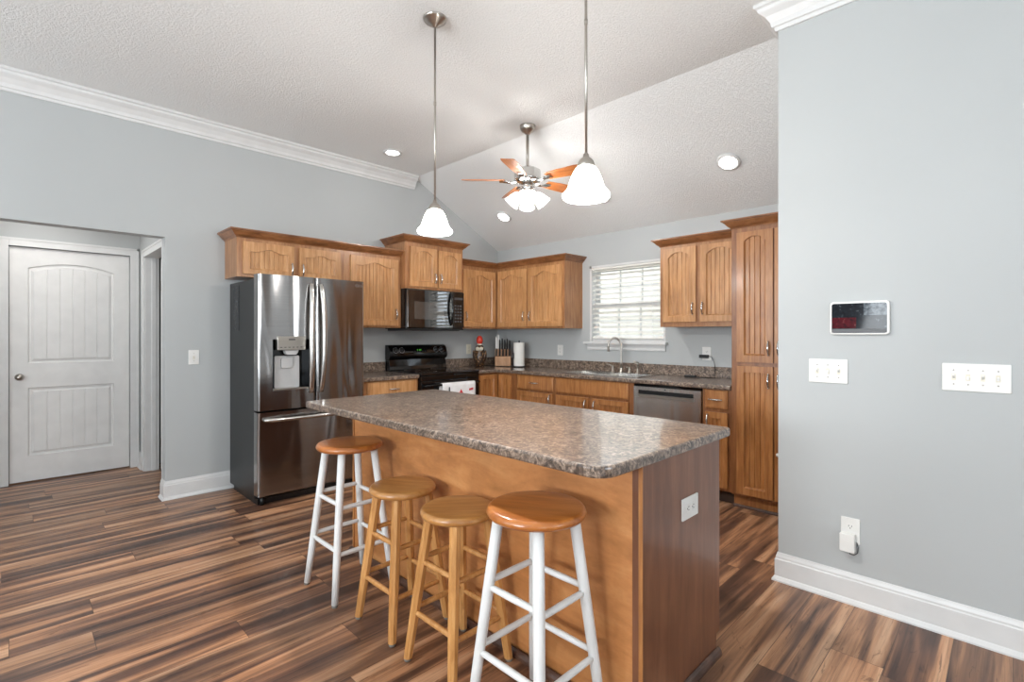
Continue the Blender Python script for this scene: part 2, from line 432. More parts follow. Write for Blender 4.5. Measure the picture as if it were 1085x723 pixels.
struct('ceiling_hall', MB().box(HX-0.12, LW-0.12, -1.72, 2.72, 2.44, 2.52), M['ceil'])
struct('wall_behind_hall_door', MB().box(HX-0.30, HX-0.2, -0.3, 1.1, 0, 2.3), M['wall'])

# --- trims
CROWN = [(0, 0), (0.012, 0), (0.016, 0.018), (0.026, 0.022), (0.032, 0.045), (0.052, 0.075), (0.074, 0.092), (0.080, 0.098), (0.084, 0.112), (0.098, 0.118), (0.098, 0.135), (0, 0.135)]
CROWN = [(a*0.96, b) for a, b in CROWN]
struct('trim_1', MB().sweep([(LW, YB), (LW, 3.165)], CROWN, -1, CH-0.135), M['trim'])
struct('trim_2', MB().sweep([(XE, RW), (-0.88, RW), (-0.88, 3.165)], CROWN, 1, CH-0.135), M['trim'])
BASE = [(0, 0), (0.026, 0), (0.026, 0.008), (0.018, 0.022), (0.014, 0.026), (0.014, 0.112), (0.010, 0.118), (0.010, 0.126), (0.006, 0.138), (0.004, 0.147), (0, 0.147)]
struct('baseboard_left', MB().sweep([(LW-0.12, 0.856), (LW, 0.856), (LW, 2.18)], BASE, -1), M['trim'])
struct('baseboard_left_near', MB().sweep([(LW, YB), (LW, -1.0)], BASE, -1), M['trim'])
struct('baseboard_right', MB().sweep([(XE, RW), (-0.88, RW), (-0.88, 3.76)], BASE, 1), M['trim'])
struct('baseboard_hall', MB().sweep([(HX, 0.895), (HX, HY)][:0] + [(HX, HY), (-5.905, HY)], BASE, -1), M['trim'])

# --- hall door with casing
CAS = [(0, 0), (0.075, 0), (0.075, 0.016), (0.055, 0.020), (0.05, 0.015), (0.02, 0.012), (0.008, 0.010), (0, 0.008)]
def casing_x(mb, x, y0, y1, z1, w=0.07, t=0.018):      # around an opening in a wall facing +X
    for (a, b) in ((y0-w, y0), (y1, y1+w)):
        mb.box(x, x+t*0.7, a, b, 0, z1+w); o = a if a < y0 else b-0.02
        mb.box(x, x+t, o, o+0.02, 0, z1+w)
    mb.box(x, x+t*0.7, y0, y1, z1, z1+w); mb.box(x, x+t, y0-w, y1+w, z1+w-0.02, z1+w)
mb = MB(); casing_x(mb, HX, dY0-0.002, dY1+0.002, dZ+0.004)
mb.box(HX-0.12, HX, dY0-0.02, dY0-0.004, 0, dZ+0.01); mb.box(HX-0.12, HX, dY1+0.004, dY1+0.02, 0, dZ+0.01); mb.box(HX-0.12, HX, dY0-0.02, dY1+0.02, dZ+0.006, dZ+0.02)
struct('trim_3', mb, M['trim'], 0.002)
# door leaf: stiles, arched upper panel with vertical boards, square lower panel
d1 = MB(); fy = HX-0.028; W_ = dY1-dY0
def hp(mb, y0, y1, z0, z1, arch):
    """recessed panel with sloped border on a door facing +X, returns outline of frame hole"""
    n = 16; top = [(y0+(y1-y0)*k/n, z1+arch*(1-(2*k/n-1)**2)) for k in range(n+1)]
    return [(y0, z0), (y1, z0)] + top[::-1]
pa = hp(d1, dY0+0.118, dY1-0.118, 1.045, 1.885, 0.055); pb = hp(d1, dY0+0.118, dY1-0.118, 0.23, 0.83, 0.0)
d1.box(fy-0.035, fy, dY0+0.002, dY0+0.118, 0.010, dZ); d1.box(fy-0.035, fy, dY1-0.118, dY1-0.002, 0.010, dZ)
d1.box(fy-0.035, fy, dY0+0.118, dY1-0.118, 0.010, 0.23); d1.box(fy-0.035, fy, dY0+0.118, dY1-0.118, 0.83, 1.045)
d1.prism([(dY0+0.118, dZ)]+pa[2:][::-1]+[(dY1-0.118, dZ)], 'x', fy-0.035, fy)
def panel(mb, outline):
    cy = sum(p[0] for p in outline)/len(outline); cz = (min(p[1] for p in outline)+max(p[1] for p in outline))/2
    ys = [p[0] for p in outline]; zs = [p[1] for p in outline]
    def ins(p, k):
        sy = (max(ys)-min(ys)); sz_ = (max(zs)-min(zs)); my = (max(ys)+min(ys))/2
        return (my+(p[0]-my)*(1-2*k/sy), cz+(p[1]-cz)*(1-2*k/sz_))
    rings = [(0, fy), (0.006, fy-0.013), (0.020, fy-0.015), (0.038, fy-0.004)]
    R = [[(x,)+ins(p, k) for p in outline] for k, x in rings]; n = len(outline)
    vs = [q for r in R for q in r]; fs = []
    for i in range(len(R)-1):
        for q in range(n): q2 = (q+1) % n; fs.append((i*n+q, i*n+q2, (i+1)*n+q2, (i+1)*n+q))
    mb.add(vs, fs)
    # grooved boards
    inner = R[-1]; y0 = min(p[1] for p in inner); y1 = max(p[1] for p in inner); z0 = min(p[2] for p in inner)
    def ztop(y):
        best = max(p[2] for p in inner)
        tp = sorted([(p[1], p[2]) for p in inner if p[2] > z0+0.3])
        for a, b in zip(tp, tp[1:]):
            if a[0]-1e-6 <= y <= b[0]+1e-6 and b[0] > a[0]: return a[1]+(b[1]-a[1])*(y-a[0])/(b[0]-a[0])
        return best if not tp else (tp[0][1] if y <= tp[0][0] else tp[-1][1])
    k = 6; yy = [y0]; xx = [fy-0.004]
    for i in range(1, k):
        g = y0+(y1-y0)*i/k; yy += [g-0.004, g, g+0.004]; xx += [fy-0.004, fy-0.0075, fy-0.004]
    yy.append(y1); xx.append(fy-0.004)
    vs = []; fs = []
    for y, x in zip(yy, xx): vs += [(x, y, z0), (x, y, ztop(y))]
    for i in range(len(yy)-1): fs.append((2*i, 2*i+2, 2*i+3, 2*i+1))
    mb.add(vs, fs)
panel(d1, pa); panel(d1, pb)
d1.box(fy-0.034, fy-0.02, dY0+0.1, dY1-0.1, 0.2, 1.98)
door1 = struct('door_1', d1, M['door'])
kn = MB().lathe([(0.0, 0.062), (0.014, 0.060), (0.024, 0.052), (0.027, 0.043), (0.023, 0.034), (0.012, 0.028), (0.010, 0.012), (0.028, 0.008), (0.030, 0.0)], (0, 0, 0), 24)
kn.build('door_knob', M['nickel'], door1, loc=(fy, 0.052, 0.927), rot=(0, PI/2, 0))
# --- side doorway casing, jamb and its open door
mb = MB()
for (a, b, o) in ((sx0-0.07, sx0, sx0-0.07), (sx1, sx1+0.07, sx1+0.05)):
    mb.box(a, b, HY-0.013, HY, 0, sz+0.07); mb.box(o, o+0.02, HY-0.019, HY, 0, sz+0.07)
mb.box(sx0, sx1, HY-0.013, HY, sz, sz+0.07); mb.box(sx0-0.07, sx1+0.07, HY-0.019, HY, sz+0.05, sz+0.07)
mb.box(sx0-0.001, sx0+0.016, HY, HY+0.11, 0, sz+0.018); mb.box(sx1-0.016, sx1+0.001, HY, HY+0.11, 0, sz+0.018); mb.box(sx0, sx1, HY, HY+0.11, sz+0.001, sz+0.018)
mb.box(sx0+0.016, sx0+0.028, HY+0.05, HY+0.085, 0, sz); mb.box(sx1-0.028, sx1-0.016, HY+0.05, HY+0.085, 0, sz)
struct('trim_4', mb, M['trim'], 0.002)
d2 = MB().box(0, 0.035, 0, 0.77, 0.01, 2.02)
door2 = struct('door_2', d2, M['door'], 0.002); door2.location = (sx0+0.03, HY+0.12, 0); door2.rotation_euler = (0, 0, math.radians(-6))
MB().box(-0.002, 0.0, 0.001, 0.03, 1.0, 1.06).build('latch_plate', M['nickel'], door2)
MB().box(0.0005, 0.0345, -0.004, 0.0, 0.22, 0.31).build('hinge', M['nickel'], door2)
MB().box(0.0005, 0.0345, -0.004, 0.0, 1.72, 1.81).build('hinge', M['nickel'], door2)

# --- kitchen window: jamb, sashes, muntins, glass, sill
w = MB(); ty = 0.03
w.box(wx0, wx0+0.022, BW-0.002, BW+0.13, wz0, wz1); w.box(wx1-0.022, wx1, BW-0.002, BW+0.13, wz0, wz1); w.box(wx0, wx1, BW-0.002, BW+0.13, wz1-0.022, wz1); w.box(wx0, wx1, BW+0.03, BW+0.13, wz0, wz0+0.03)
win = struct('window_1', w, M['trim'])
s_ = MB(); ax0, ax1 = wx0+0.022, wx1-0.022; mid = 1.60
for (y, z0, z1) in ((BW+0.095, mid-0.01, wz1-0.022), (BW+0.065, wz0+0.03, mid+0.03)):
    s_.box(ax0, ax0+0.035, y, y+0.028, z0, z1); s_.box(ax1-0.035, ax1, y, y+0.028, z0, z1)
    s_.box(ax0+0.035, ax1-0.035, y, y+0.028, z0, z0+0.04); s_.box(ax0+0.035, ax1-0.035, y, y+0.028, z1-0.04, z1)
s_.build('window_frame', M['trim'], win, 0.002)
m_ = MB()
for (y, z0, z1) in ((BW+0.106, mid+0.03, wz1-0.06), (BW+0.076, wz0+0.07, mid-0.01)):
    for k in (1, 2):
        xm = ax0+0.035+(ax1-ax0-0.07)*k/3; m_.box(xm-0.008, xm+0.008, y, y+0.008, z0, z1)
    m_.box(ax0+0.035, ax1-0.035, y, y+0.008, (z0+z1)/2-0.008, (z0+z1)/2+0.008)
m_.build('muntin', M['trim'], win)
g = N('window_glass'); g.setp(Base_Color=(1, 1, 1, 1), Roughness=0.0, IOR=1.02); g.b.inputs['Transmission Weight'].default_value = 1.0
gm = MB().box(ax0+0.035, ax1-0.035, BW+0.108, BW+0.112, mid+0.03, wz1-0.06).box(ax0+0.035, ax1-0.035, BW+0.078, BW+0.082, wz0+0.07, mid-0.01)
gm.build('glass', g.m, win)
MB().box(-3.298, -2.328, BW-0.055, BW+0.03, 1.198, 1.223).build('window_sill', M['trim'], win, 0.004)
MB().sweep([(-3.27, BW), (-2.352, BW)], [(0, 0), (0.012, 0), (0.016, 0.01), (0.014, 0.03), (0.018, 0.045), (0.022, 0.062), (0, 0.062)], -1, 1.136).build('apron', M['trim'], win)

# blind in the window
bl = thing('window_blind', 'cream horizontal slat blind lowered in the kitchen window above the sink', 'blind', (0, BW+0.035, 0))
sl = MB(); zz = 1.985
k = 0
while zz > 1.275:
    a = math.radians(27); hy, hz = 0.029*math.cos(a), 0.029*math.sin(a)
    sl.prism([(-hy, zz-hz), (0, zz+0.003), (hy, zz+hz), (hy, zz+hz-0.003), (0, zz), (-hy, zz-hz-0.003)], 'x', ax0+0.006, ax1-0.006)
    zz -= 0.0505; k += 1
sl.build('slats', M['blind'], bl)
MB().box(ax0+0.003, ax1-0.003, -0.03, 0.03, 1.992, 2.012).build('head_rail', M['blind'], bl, 0.003)
MB().box(ax0+0.006, ax1-0.006, -0.024, 0.024, 1.254, 1.268).build('bottom_rail', M['blind'], bl, 0.003)
for x in (ax0+0.12, (ax0+ax1)/2, ax1-0.12):
    MB().tube([(x, -0.031, 1.262), (x, -0.031, 1.995)], 0.0012, 6).build('cord', M['white'], bl)
MB().tube([(ax0+0.05, -0.036, 1.5), (ax0+0.05, -0.036, 1.995)], 0.004, 8).build('tilt_wand', M['white'], bl)

# neighbouring house outside
nh = thing('house', 'pale house wall with a small slatted window seen through the blind', 'house', (-3.0, 8.2, 0))
x = N('pale_lap_siding'); mp = x.coord((1, 1, 1), False); wv = x.n('ShaderNodeTexWave', wave_type='BANDS', bands_direction='Z', wave_profile='SAW'); wv.inputs['Scale'].default_value = 2.2; x.l(mp, wv)
r = x.ramp(wv, [(0.0, srgb(196, 188, 176)), (0.12, srgb(206, 196, 182)), (1.0, srgb(214, 204, 192))]); x.l(r, x.b, 0, 'Base Color'); x.bump(wv, 0.6, 0.02)
MB().box(-5, 5, 0, 0.2, -0.3, 3.0).build('wall', x.m, nh)
nw = MB().box(0.5, 1.7, -0.03, 0.02, 0.9, 1.75); nw.build('window_frame', M['trim'], nh)
MB().box(0.58, 1.62, -0.05, -0.03, 0.98, 1.67).build('pane', M['dgrey'], nh)
struct('ground_outside', MB().box(-12, 12, BW+0.2, 14, -0.4, -0.3), flat('lawn', srgb(120, 132, 96), 0.9))

# ================================================================== CABINETS
def door_front(mb, x0, x1, z0, z1, arch=0.05, style='cathedral', t=0.020, fw=0.052, rt=None, rb=None, pitch=0.038, groove=0.006):
    """a framed door in local cabinet space: back at y=0, front at y=-t"""
    rt = rt or (0.048 if not arch else 0.052 if style == 'cathedral' else 0.036); rb = rb or (0.040 if z1-z0 < 0.3 else 0.052)
    ix0, ix1, iz0 = x0+fw, x1-fw, z0+rb
    iz1 = z1-rt-(arch if arch else 0)
    mb.box(x0, ix0, -t, 0, z0, z1); mb.box(ix1, x1, -t, 0, z0, z1); mb.box(ix0, ix1, -t, 0, z0, iz0)
    n = 22; low = []
    for k in range(n+1):
        s = k/n
        if not arch: h = 0
        elif style == 'cathedral':
            q = min(1, max(0, (s-0.14)/0.72)); h = arch*(0.5-0.5*math.cos(2*PI*q))**0.9
        else: h = arch*(1-(2*s-1)**2)**0.8
        low.append((ix0+(ix1-ix0)*s, iz1+h))
    mb.prism([(ix0, z1)]+low+[(ix1, z1)], 'y', -t, 0)
    # sloped sticking inside the frame
    c = 0.010; p = -0.0065
    mb.prism([(-t+0.002, iz0), (p+0.001, iz0+c), (p+0.001, iz0)], 'x', ix0, ix1)
    mb.prism([(ix0, -t+0.002), (ix0+c, p+0.001), (ix0, p+0.001)], 'z', iz0, iz1)
    mb.prism([(ix1, -t+0.002), (ix1-c, p+0.001), (ix1, p+0.001)], 'z', iz0, iz1)
    # arched bead under the top rail
    # beadboard panel
    xs = [ix0]; ys = [p]; w_ = ix1-ix0; m = max(2, round(w_/pitch))
    for k in range(1, m):
        gx = ix0+w_*k/m; xs += [gx-0.0034, gx-0.0008, gx+0.0008, gx+0.0034]; ys += [p, p+groove, p+groove, p]
    xs.append(ix1); ys.append(p)
    vs = []; fs = []
    for X_, Y_ in zip(xs, ys): vs += [(X_, Y_, iz0-0.002), (X_, Y_, z1-0.03)]
    for i in range(len(xs)-1): fs.append((2*i, 2*i+2, 2*i+3, 2*i+1))
    mb.add(vs, fs)
def drawer_front(mb, x0, x1, z0, z1, t=0.019):
    e = 0.012
    mb.add([(x0,0,z0),(x1,0,z0),(x1,0,z1),(x0,0,z1),(x0,-t+0.006,z0),(x1,-t+0.006,z0),(x1,-t+0.006,z1),(x0,-t+0.006,z1),
            (x0+e,-t,z0+e),(x1-e,-t,z0+e),(x1-e,-t,z1-e),(x0+e,-t,z1-e)],
           [(0,1,5,4),(1,2,6,5),(2,3,7,6),(3,0,4,7),(4,5,9,8),(5,6,10,9),(6,7,11,10),(7,4,8,11),(8,9,10,11),(3,2,1,0)])
def pull(parent, x, z, vertical=True, L=0.096, y=-0.019):
    mb = MB(); pts = []; rs = []; n = 12
    for k in range(n+1):
        s = k/n*2-1; pts.append((s*L/2, -0.028+0.012*s*s, 0)); rs.append(0.0042+0.0035*(1-s*s))
    mb.tube(pts, rs, 10)
    for s in (-1, 1):
        mb.tube([(s*L*0.44, 0, 0), (s*L*0.44, -0.019, 0)], [0.007, 0.0045], 10)
        mb.tube([(s*L*0.5, -0.016, 0), (s*L*0.56, -0.016, 0)], [0.0052, 0.0062], 10)
    rt = (0, PI/2, 0) if vertical else (0, 0, 0)
    return mb.build('handle', M['chrome'], parent, loc=(x, y, z), rot=rt)
CABCROWN = [(0, 0), (0.004, 0), (0.008, 0.010), (0.022, 0.020), (0.040, 0.042), (0.046, 0.046), (0.048, 0.052), (0.060, 0.055), (0.060, 0.066), (0, 0.066)]
def cabinet(label, loc, rotz, w, z0, z1, depth, doors=(), drawers=(), toe=False, crown=None, mat='cab', group=None, name='wall_cabinet', rail=True, false=()):
    t = thing(name, label, 'cabinet', (loc[0], loc[1], 0), rotz, group)
    b = MB()
    if toe and false:       # open-topped sink cabinet
        b.box(0, w, 0, 0.018, 0.10, z1); b.box(0, 0.018, 0.018, depth, 0.10, z1); b.box(w-0.018, w, 0.018, depth, 0.10, z1)
        b.box(0.018, w-0.018, depth-0.01, depth, 0.10, z1); b.box(0.018, w-0.018, 0.018, depth-0.01, 0.10, 0.118); b.box(0, w, 0.07, depth, 0, 0.10)
    elif toe:
        b.box(0, w, 0, depth, 0.10, z1); b.box(0.0, w, 0.07, depth, 0.0, 0.10)
    else: b.box(0, w, 0, depth, z0, z1)
    b.build('carcass', M['frame' if mat == 'cab' else 'frame_shaded'], t, 0.0015)
    if toe: MB().box(0, w, 0.062, 0.07, 0.0, 0.10).build('toe_kick', M['toe'], t)
    for d in doors:
        x0, x1, a, c, arch, style, hx, hz = d
        m = MB(); door_front(m, x0, x1, a, c, arch, style)
        dd = m.build('door', M[mat], t, 0.0035)
        if hx is not None: pull(dd, hx, hz, True)
    for d in drawers:
        x0, x1, a, c, h = d
        m = MB(); drawer_front(m, x0, x1, a, c); dd = m.build('drawer', M[mat], t, 0.002)
        if h: pull(dd, (x0+x1)/2, (a+c)/2, False)
    for d in false:
        m = MB(); drawer_front(m, *d); m.build('false_front', M[mat], t, 0.002)
    if crown: MB().sweep(crown, CABCROWN, crown_side(crown), z1-0.052).build('crown_moulding', M['crown'], t)
    return t
def crown_side(c): return -1

UZ0, UZ1, FX, FY = 1.366, 2.132, -4.39, 4.13
# left wall uppers (rotated +90deg: local x = world +Y, local -y = world +X)
R90 = PI/2; UD = FX-LW-0.001
cabinet('wide low maple wall cabinet with two arched doors above the refrigerator', (FX, 1.276), R90, 0.914, 1.765, UZ1, UD,
        [(0.044, 0.448, 1.79, 2.052, 0.028, 'cathedral', 0.425, 1.855), (0.494, 0.872, 1.79, 2.052, 0.028, 'cathedral', 0.518, 1.855)],
        crown=[(0, UD), (0, 0), (0.914, 0)])
cabinet('tall single-door maple wall cabinet between refrigerator and microwave', (FX, 2.190), R90, 0.606, UZ0, UZ1, UD,
        [(0.055, 0.565, 1.385, 2.045, 0.036, 'cathedral', 0.535, 1.50)], crown=[(0, 0), (0.606, 0)])
MD = -4.308-LW-0.001
cabinet('raised maple wall cabinet with two arched doors above the microwave', (-4.308, 2.797), R90, 0.738, 1.765, 2.285, MD,
        [(0.048, 0.376, 1.79, 2.192, 0.05, 'round', 0.350, 1.885), (0.398, 0.700, 1.79, 2.185, 0.05, 'round', 0.422, 1.885)],
        crown=[(0, MD), (0, 0), (0.738, 0), (0.738, MD)])
cabinet('single-door maple corner wall cabinet right of the microwave', (FX, 3.536), R90, BW-3.536-0.001, UZ0, UZ1, UD,
        [(0.066, 0.560, 1.388, 2.038, 0.045, 'cathedral', 0.095, 1.505)], crown=[(0, 0), (FY-3.536+0.0, 0)])
BD = BW-FY-0.001
cabinet('two-door maple wall cabinet left of the window', (FX+0.001, FY), 0, 1.045, UZ0, UZ1, BD,
        [(0.030, 0.503, 1.388, 2.046, 0.045, 'cathedral', 0.468, 1.505), (0.530, 1.018, 1.388, 2.046, 0.045, 'cathedral', 0.566, 1.505)],
        crown=[(0.0, 0), (1.045, 0), (1.045, BD)])
cabinet('two-door maple wall cabinet right of the window', (-2.245, FY), 0, 0.742, UZ0, UZ1, BD,
        [(0.034, 0.340, 1.408, 2.055, 0.05, 'round', 0.315, 1.52), (0.376, 0.705, 1.408, 2.055, 0.05, 'round', 0.402, 1.52)],
        crown=[(0, BD), (0, 0), (0.742, 0)])
# tall pantry
pf = 3.84
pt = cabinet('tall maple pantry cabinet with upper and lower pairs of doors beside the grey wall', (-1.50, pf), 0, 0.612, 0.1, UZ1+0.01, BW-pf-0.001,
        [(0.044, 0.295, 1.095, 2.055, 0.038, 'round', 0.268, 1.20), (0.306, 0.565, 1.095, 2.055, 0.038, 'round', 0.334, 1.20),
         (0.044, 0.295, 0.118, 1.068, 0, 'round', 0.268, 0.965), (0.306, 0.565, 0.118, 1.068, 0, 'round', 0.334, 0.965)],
        crown=[(0, 0.215), (0, 0), (0.612, 0)], name='pantry_cabinet', mat='cab_shaded')
MB().box(0, 0.612, 0.05, BW-pf-0.002, 0, 0.1).build('plinth', M['cab_shaded'], pt)
MB().sweep([(0, 0.05), (0.612, 0.05)], [(0, 0), (0.016, 0), (0.015, 0.008), (0.008, 0.017), (0, 0.019)], -1).build('shoe_moulding', M['shoe'], pt)
MB().lathe([(0, 0.028), (0.010, 0.026), (0.014, 0.018), (0.010, 0.008), (0.006, 0.0)], n=16).build('child_latch', M['white'], pt, loc=(0.334, -0.019, 0.452), rot=(PI/2, 0, 0), label='small white knob latch')

# base cabinets
BX, BY, TZ = -4.09, 3.86, 0.876
LD = BX-LW-0.001; YD = BW-BY-0.001
cabinet('maple base cabinet with a drawer between refrigerator and range', (BX, 2.192), R90, 0.604, 0.1, TZ, LD,
        [(0.060, 0.560, 0.125, 0.695, 0, 'round', 0.53, 0.60)], [(0.060, 0.580, 0.72, 0.866, True)], toe=True, name='base_cabinet', mat='cab')
# corner base cabinet (L-shaped)
cc = thing('base_cabinet', 'L-shaped maple corner base cabinet with two folding doors right of the range', 'cabinet', (0, 0, 0))
MB().slab([LW+0.001, BX, -3.80], [3.56, BY, BW-0.001], lambda i, j: not (i == 1 and j == 0), 0.10, TZ).build('carcass', M['frame_shaded'], cc, 0.0015)
MB().slab([LW+0.001, BX-0.07, -3.80], [3.56, BY+0.07, BW-0.001], lambda i, j: not (i == 1 and j == 0), 0.0, 0.10).build('toe_kick', M['toe'], cc)
m = MB(); door_front(m, 0.005, 0.268, 0.12, 0.856, 0, 'round', fw=0.05); m.build('door', M['cab_shaded'], cc, 0.0022, loc=(BX, 3.575, 0), rot=(0, 0, R90))
m = MB(); door_front(m, 0.032, 0.225, 0.12, 0.856, 0, 'round', fw=0.05); m.build('door', M['cab_shaded'], cc, 0.0022, loc=(BX, BY, 0))
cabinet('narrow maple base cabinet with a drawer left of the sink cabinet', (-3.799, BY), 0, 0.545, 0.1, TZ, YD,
        [(0.032, 0.530, 0.125, 0.700, 0, 'round', 0.50, 0.64)], [(0.032, 0.536, 0.722, 0.868, True)], toe=True, name='base_cabinet', mat='cab_shaded')
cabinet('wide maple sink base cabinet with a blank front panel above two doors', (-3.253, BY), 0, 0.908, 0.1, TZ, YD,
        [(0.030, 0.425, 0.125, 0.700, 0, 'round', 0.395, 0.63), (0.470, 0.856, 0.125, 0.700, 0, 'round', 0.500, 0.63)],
        toe=True, name='base_cabinet', mat='cab_shaded', false=[(0.022, 0.856, 0.722, 0.868)])
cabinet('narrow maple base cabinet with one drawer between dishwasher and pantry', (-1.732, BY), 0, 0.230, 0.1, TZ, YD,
        [(0.026, 0.200, 0.125, 0.700, 0, 'round', 0.05, 0.63)], [(0.026, 0.200, 0.727, 0.868, True)], toe=True, name='base_cabinet', mat='cab_shaded')

# countertops
ct = thing('countertop', 'short speckled brown laminate countertop between refrigerator and range', 'countertop', (0, 0, 0))
MB().box(LW+0.001, -4.05, 2.185, 2.792, TZ+0.001, 0.914).build('worktop', M['lam'], ct, 0.010, 3)
MB().box(LW+0.001, LW+0.021, 2.185, 2.792, 0.9142, 1.012).build('backsplash', M['lam'], ct, 0.003)
sxa, sxb, sya, syb = -3.20, -2.39, 3.945, 4.335
ct = thing('countertop', 'long L-shaped speckled brown laminate countertop running under the window', 'countertop', (0, 0, 0))
MB().slab([LW+0.001, -4.05, sxa, sxb, -1.502], [3.552, 3.82, sya, syb, BW-0.001],
          lambda i, j: (i == 0) or (j == 1) or (j == 3) or (j == 2 and i in (1, 3)), TZ+0.001, 0.914).build('worktop', M['lam'], ct, 0.010, 3)
MB().box(LW+0.021, -1.502, BW-0.021, BW-0.001, 0.9142, 1.012).box(LW+0.001, LW+0.021, 3.552, BW-0.001, 0.9142, 1.012).build('backsplash', M['lam'], ct, 0.003)

# ================================================================== ISLAND
isl = thing('kitchen_island', 'long maple kitchen island with plain panelled seating side', 'island', (0, 0, 0))
IX0, IX1, IY0, IY1 = -2.80, -0.852, 1.455, 2.055
MB().box(IX0+0.012, IX1-0.012, IY0+0.006, IY1-0.02, 0.1, TZ).box(IX0+0.012, IX1-0.012, IY0+0.006, IY1-0.09, 0.0, 0.1).build('carcass', M['cab_shaded'], isl)
MB().box(IX0+0.014, IX1-0.036, IY0, IY0+0.006, 0.0, TZ).build('back_panel', M['isl'], isl)
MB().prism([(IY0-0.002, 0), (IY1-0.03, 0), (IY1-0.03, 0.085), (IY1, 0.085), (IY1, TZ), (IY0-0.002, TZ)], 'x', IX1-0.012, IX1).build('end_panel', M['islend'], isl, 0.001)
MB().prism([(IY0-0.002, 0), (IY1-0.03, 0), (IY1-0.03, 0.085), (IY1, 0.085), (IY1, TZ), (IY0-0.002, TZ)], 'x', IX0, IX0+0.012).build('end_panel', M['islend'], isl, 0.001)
MB().box(IX1-0.036, IX1-0.012, IY0-0.006, IY0+0.006, 0, TZ).build('corner_trim', M['islend'], isl, 0.001)
MB().box(IX1-0.012, IX1+0.002, IY0-0.008, IY0-0.002, 0, TZ).build('corner_trim', M['cab_shaded'], isl, 0.001)
MB().box(IX0-0.002, IX0+0.014, IY0-0.006, IY0-0.0005, 0, TZ).build('corner_trim', M['cab_shaded'], isl, 0.001)
QR = [(0, 0), (0.018, 0), (0.017, 0.008), (0.012, 0.015), (0.006, 0.019), (0, 0.020)]
MB().sweep([(IX0, IY1-0.03), (IX0, IY0-0.008), (IX1+0.002, IY0-0.008), (IX1+0.002, IY1-0.02)], [(a, b*1.6) for a, b in QR], -1).build('shoe_moulding', M['shoe'], isl)
for k in range(3):
    a = k*0.64
    m = MB(); door_front(m, 0.04+a, 0.62+a, 0.125, 0.700, 0, 'round'); dd = m.build('door', M['cab_shaded'], isl, 0.0022, loc=(IX1-0.012, IY1-0.02, 0), rot=(0, 0, PI)); pull(dd, 0.59+a, 0.63)
    m = MB(); drawer_front(m, 0.04+a, 0.62+a, 0.722, 0.866); dd = m.build('drawer', M['cab_shaded'], isl, 0.002, loc=(IX1-0.012, IY1-0.02, 0), rot=(0, 0, PI)); pull(dd, 0.33+a, 0.794, False)
poly = []
def corner(cx, cy, r, a0, n=5):
    for k in range(n+1):
        a = math.radians(a0+90*k/n); poly.append((cx+r*math.cos(a), cy+r*math.sin(a)))
tx0, tx1, ty0, ty1 = -2.895, -0.828, 1.198, 2.118
corner(tx1-0.02, ty1-0.02, 0.02, 0); corner(tx0+0.02, ty1-0.02, 0.02, 90); corner(tx0+0.03, ty0+0.03, 0.03, 180); corner(tx1-0.07, ty0+0.07, 0.07, 270)
it = MB().prism(poly, 'z', TZ+0.0005, 0.914).build('island_countertop', M['lam'], None, 0.009, 3)
tag(it, 'glossy speckled brown laminate top with rounded corners on the kitchen island', 'countertop')

# ================================================================== REFRIGERATOR
fr = thing('refrigerator', 'dark stainless french-door refrigerator with bottom freezer and water dispenser', 'refrigerator', (-4.68, 1.305, 0), 0)
# local: x outwards (+X), y along wall, z up
FW, FD0, FD1 = 0.868, 0.60, 0.70
MB().box(0, FD0, 0.004, FW-0.004, 0.045, 1.725).build('case', M['dcase'], fr, 0.004)
MB().box(0.05, FD0+0.02, 0.02, FW-0.02, 0.0, 0.045).build('base_grille', M['black'], fr)
for yy in (0.05, FW-0.05): MB().tube([(FD0+0.03, yy, 0.0), (FD0+0.03, yy, 0.06)], 0.018, 12).build('foot', M['black'], fr)
def fridge_door(name, y0, y1, z0, z1, holes=None, mat='dsteel'):
    """front skin bulges slightly; optional rectangular hole"""
    mb = MB(); hole = holes
    cuts_y = [y0+(y1-y0)*k/18 for k in range(19)]; cuts_z = [z0, z1]
    if hole:
        cuts_y = sorted(set([round(q, 5) for q in cuts_y if not (hole[0]-0.008 < q < hole[0]+0.008 or hole[1]-0.008 < q < hole[1]+0.008)]+[hole[0], hole[1]]))
        cuts_z = [z0, hole[2], hole[3], z1]
    def fx(y):
        e = min(y-y0, y1-y); r = 0.014
        c = 0.0 if e > r else (r-math.sqrt(max(0, r*r-(r-e)**2)))
        s = (y-FW/2)/(FW/2); return FD1-c-0.012*s*s
    extra = [y0+d for d in (0.0015, 0.004, 0.008, 0.014)]+[y1-d for d in (0.0015, 0.004, 0.008, 0.014)]
    cuts_y = sorted(set(cuts_y+extra+[y0, y1]))
    sk = (lambda i, j: bool(hole) and cuts_y[i] >= hole[0]-1e-6 and cuts_y[i+1] <= hole[1]+1e-6 and j == 1)
    mb.grid(cuts_y, cuts_z, lambda u, v: (fx(u), u, v), sk)
    fr_ = [(fx(y), y) for y in cuts_y]
    xb = FD0+0.004
    ring = fr_+[(xb, y1), (xb, y0)]
    n = len(ring)
    mb.add([(x, y, z1) for x, y in ring], [tuple(range(n))]); mb.add([(x, y, z0) for x, y in ring], [tuple(range(n))[::-1]])
    mb.add([(xb, y0, z0), (xb, y0, z1), (fx(y0), y0, z1), (fx(y0), y0, z0)], [(0, 1, 2, 3)])
    mb.add([(xb, y1, z0), (xb, y1, z1), (fx(y1), y1, z1), (fx(y1), y1, z0)], [(3, 2, 1, 0)])
    mb.add([(xb, y0, z0), (xb, y1, z0), (xb, y1, z1), (xb, y0, z1)], [(0, 3, 2, 1)])
    return mb.build(name, M[mat], fr)
HY0, HY1, HZ0, HZ1 = 0.105, 0.382, 0.876, 1.262
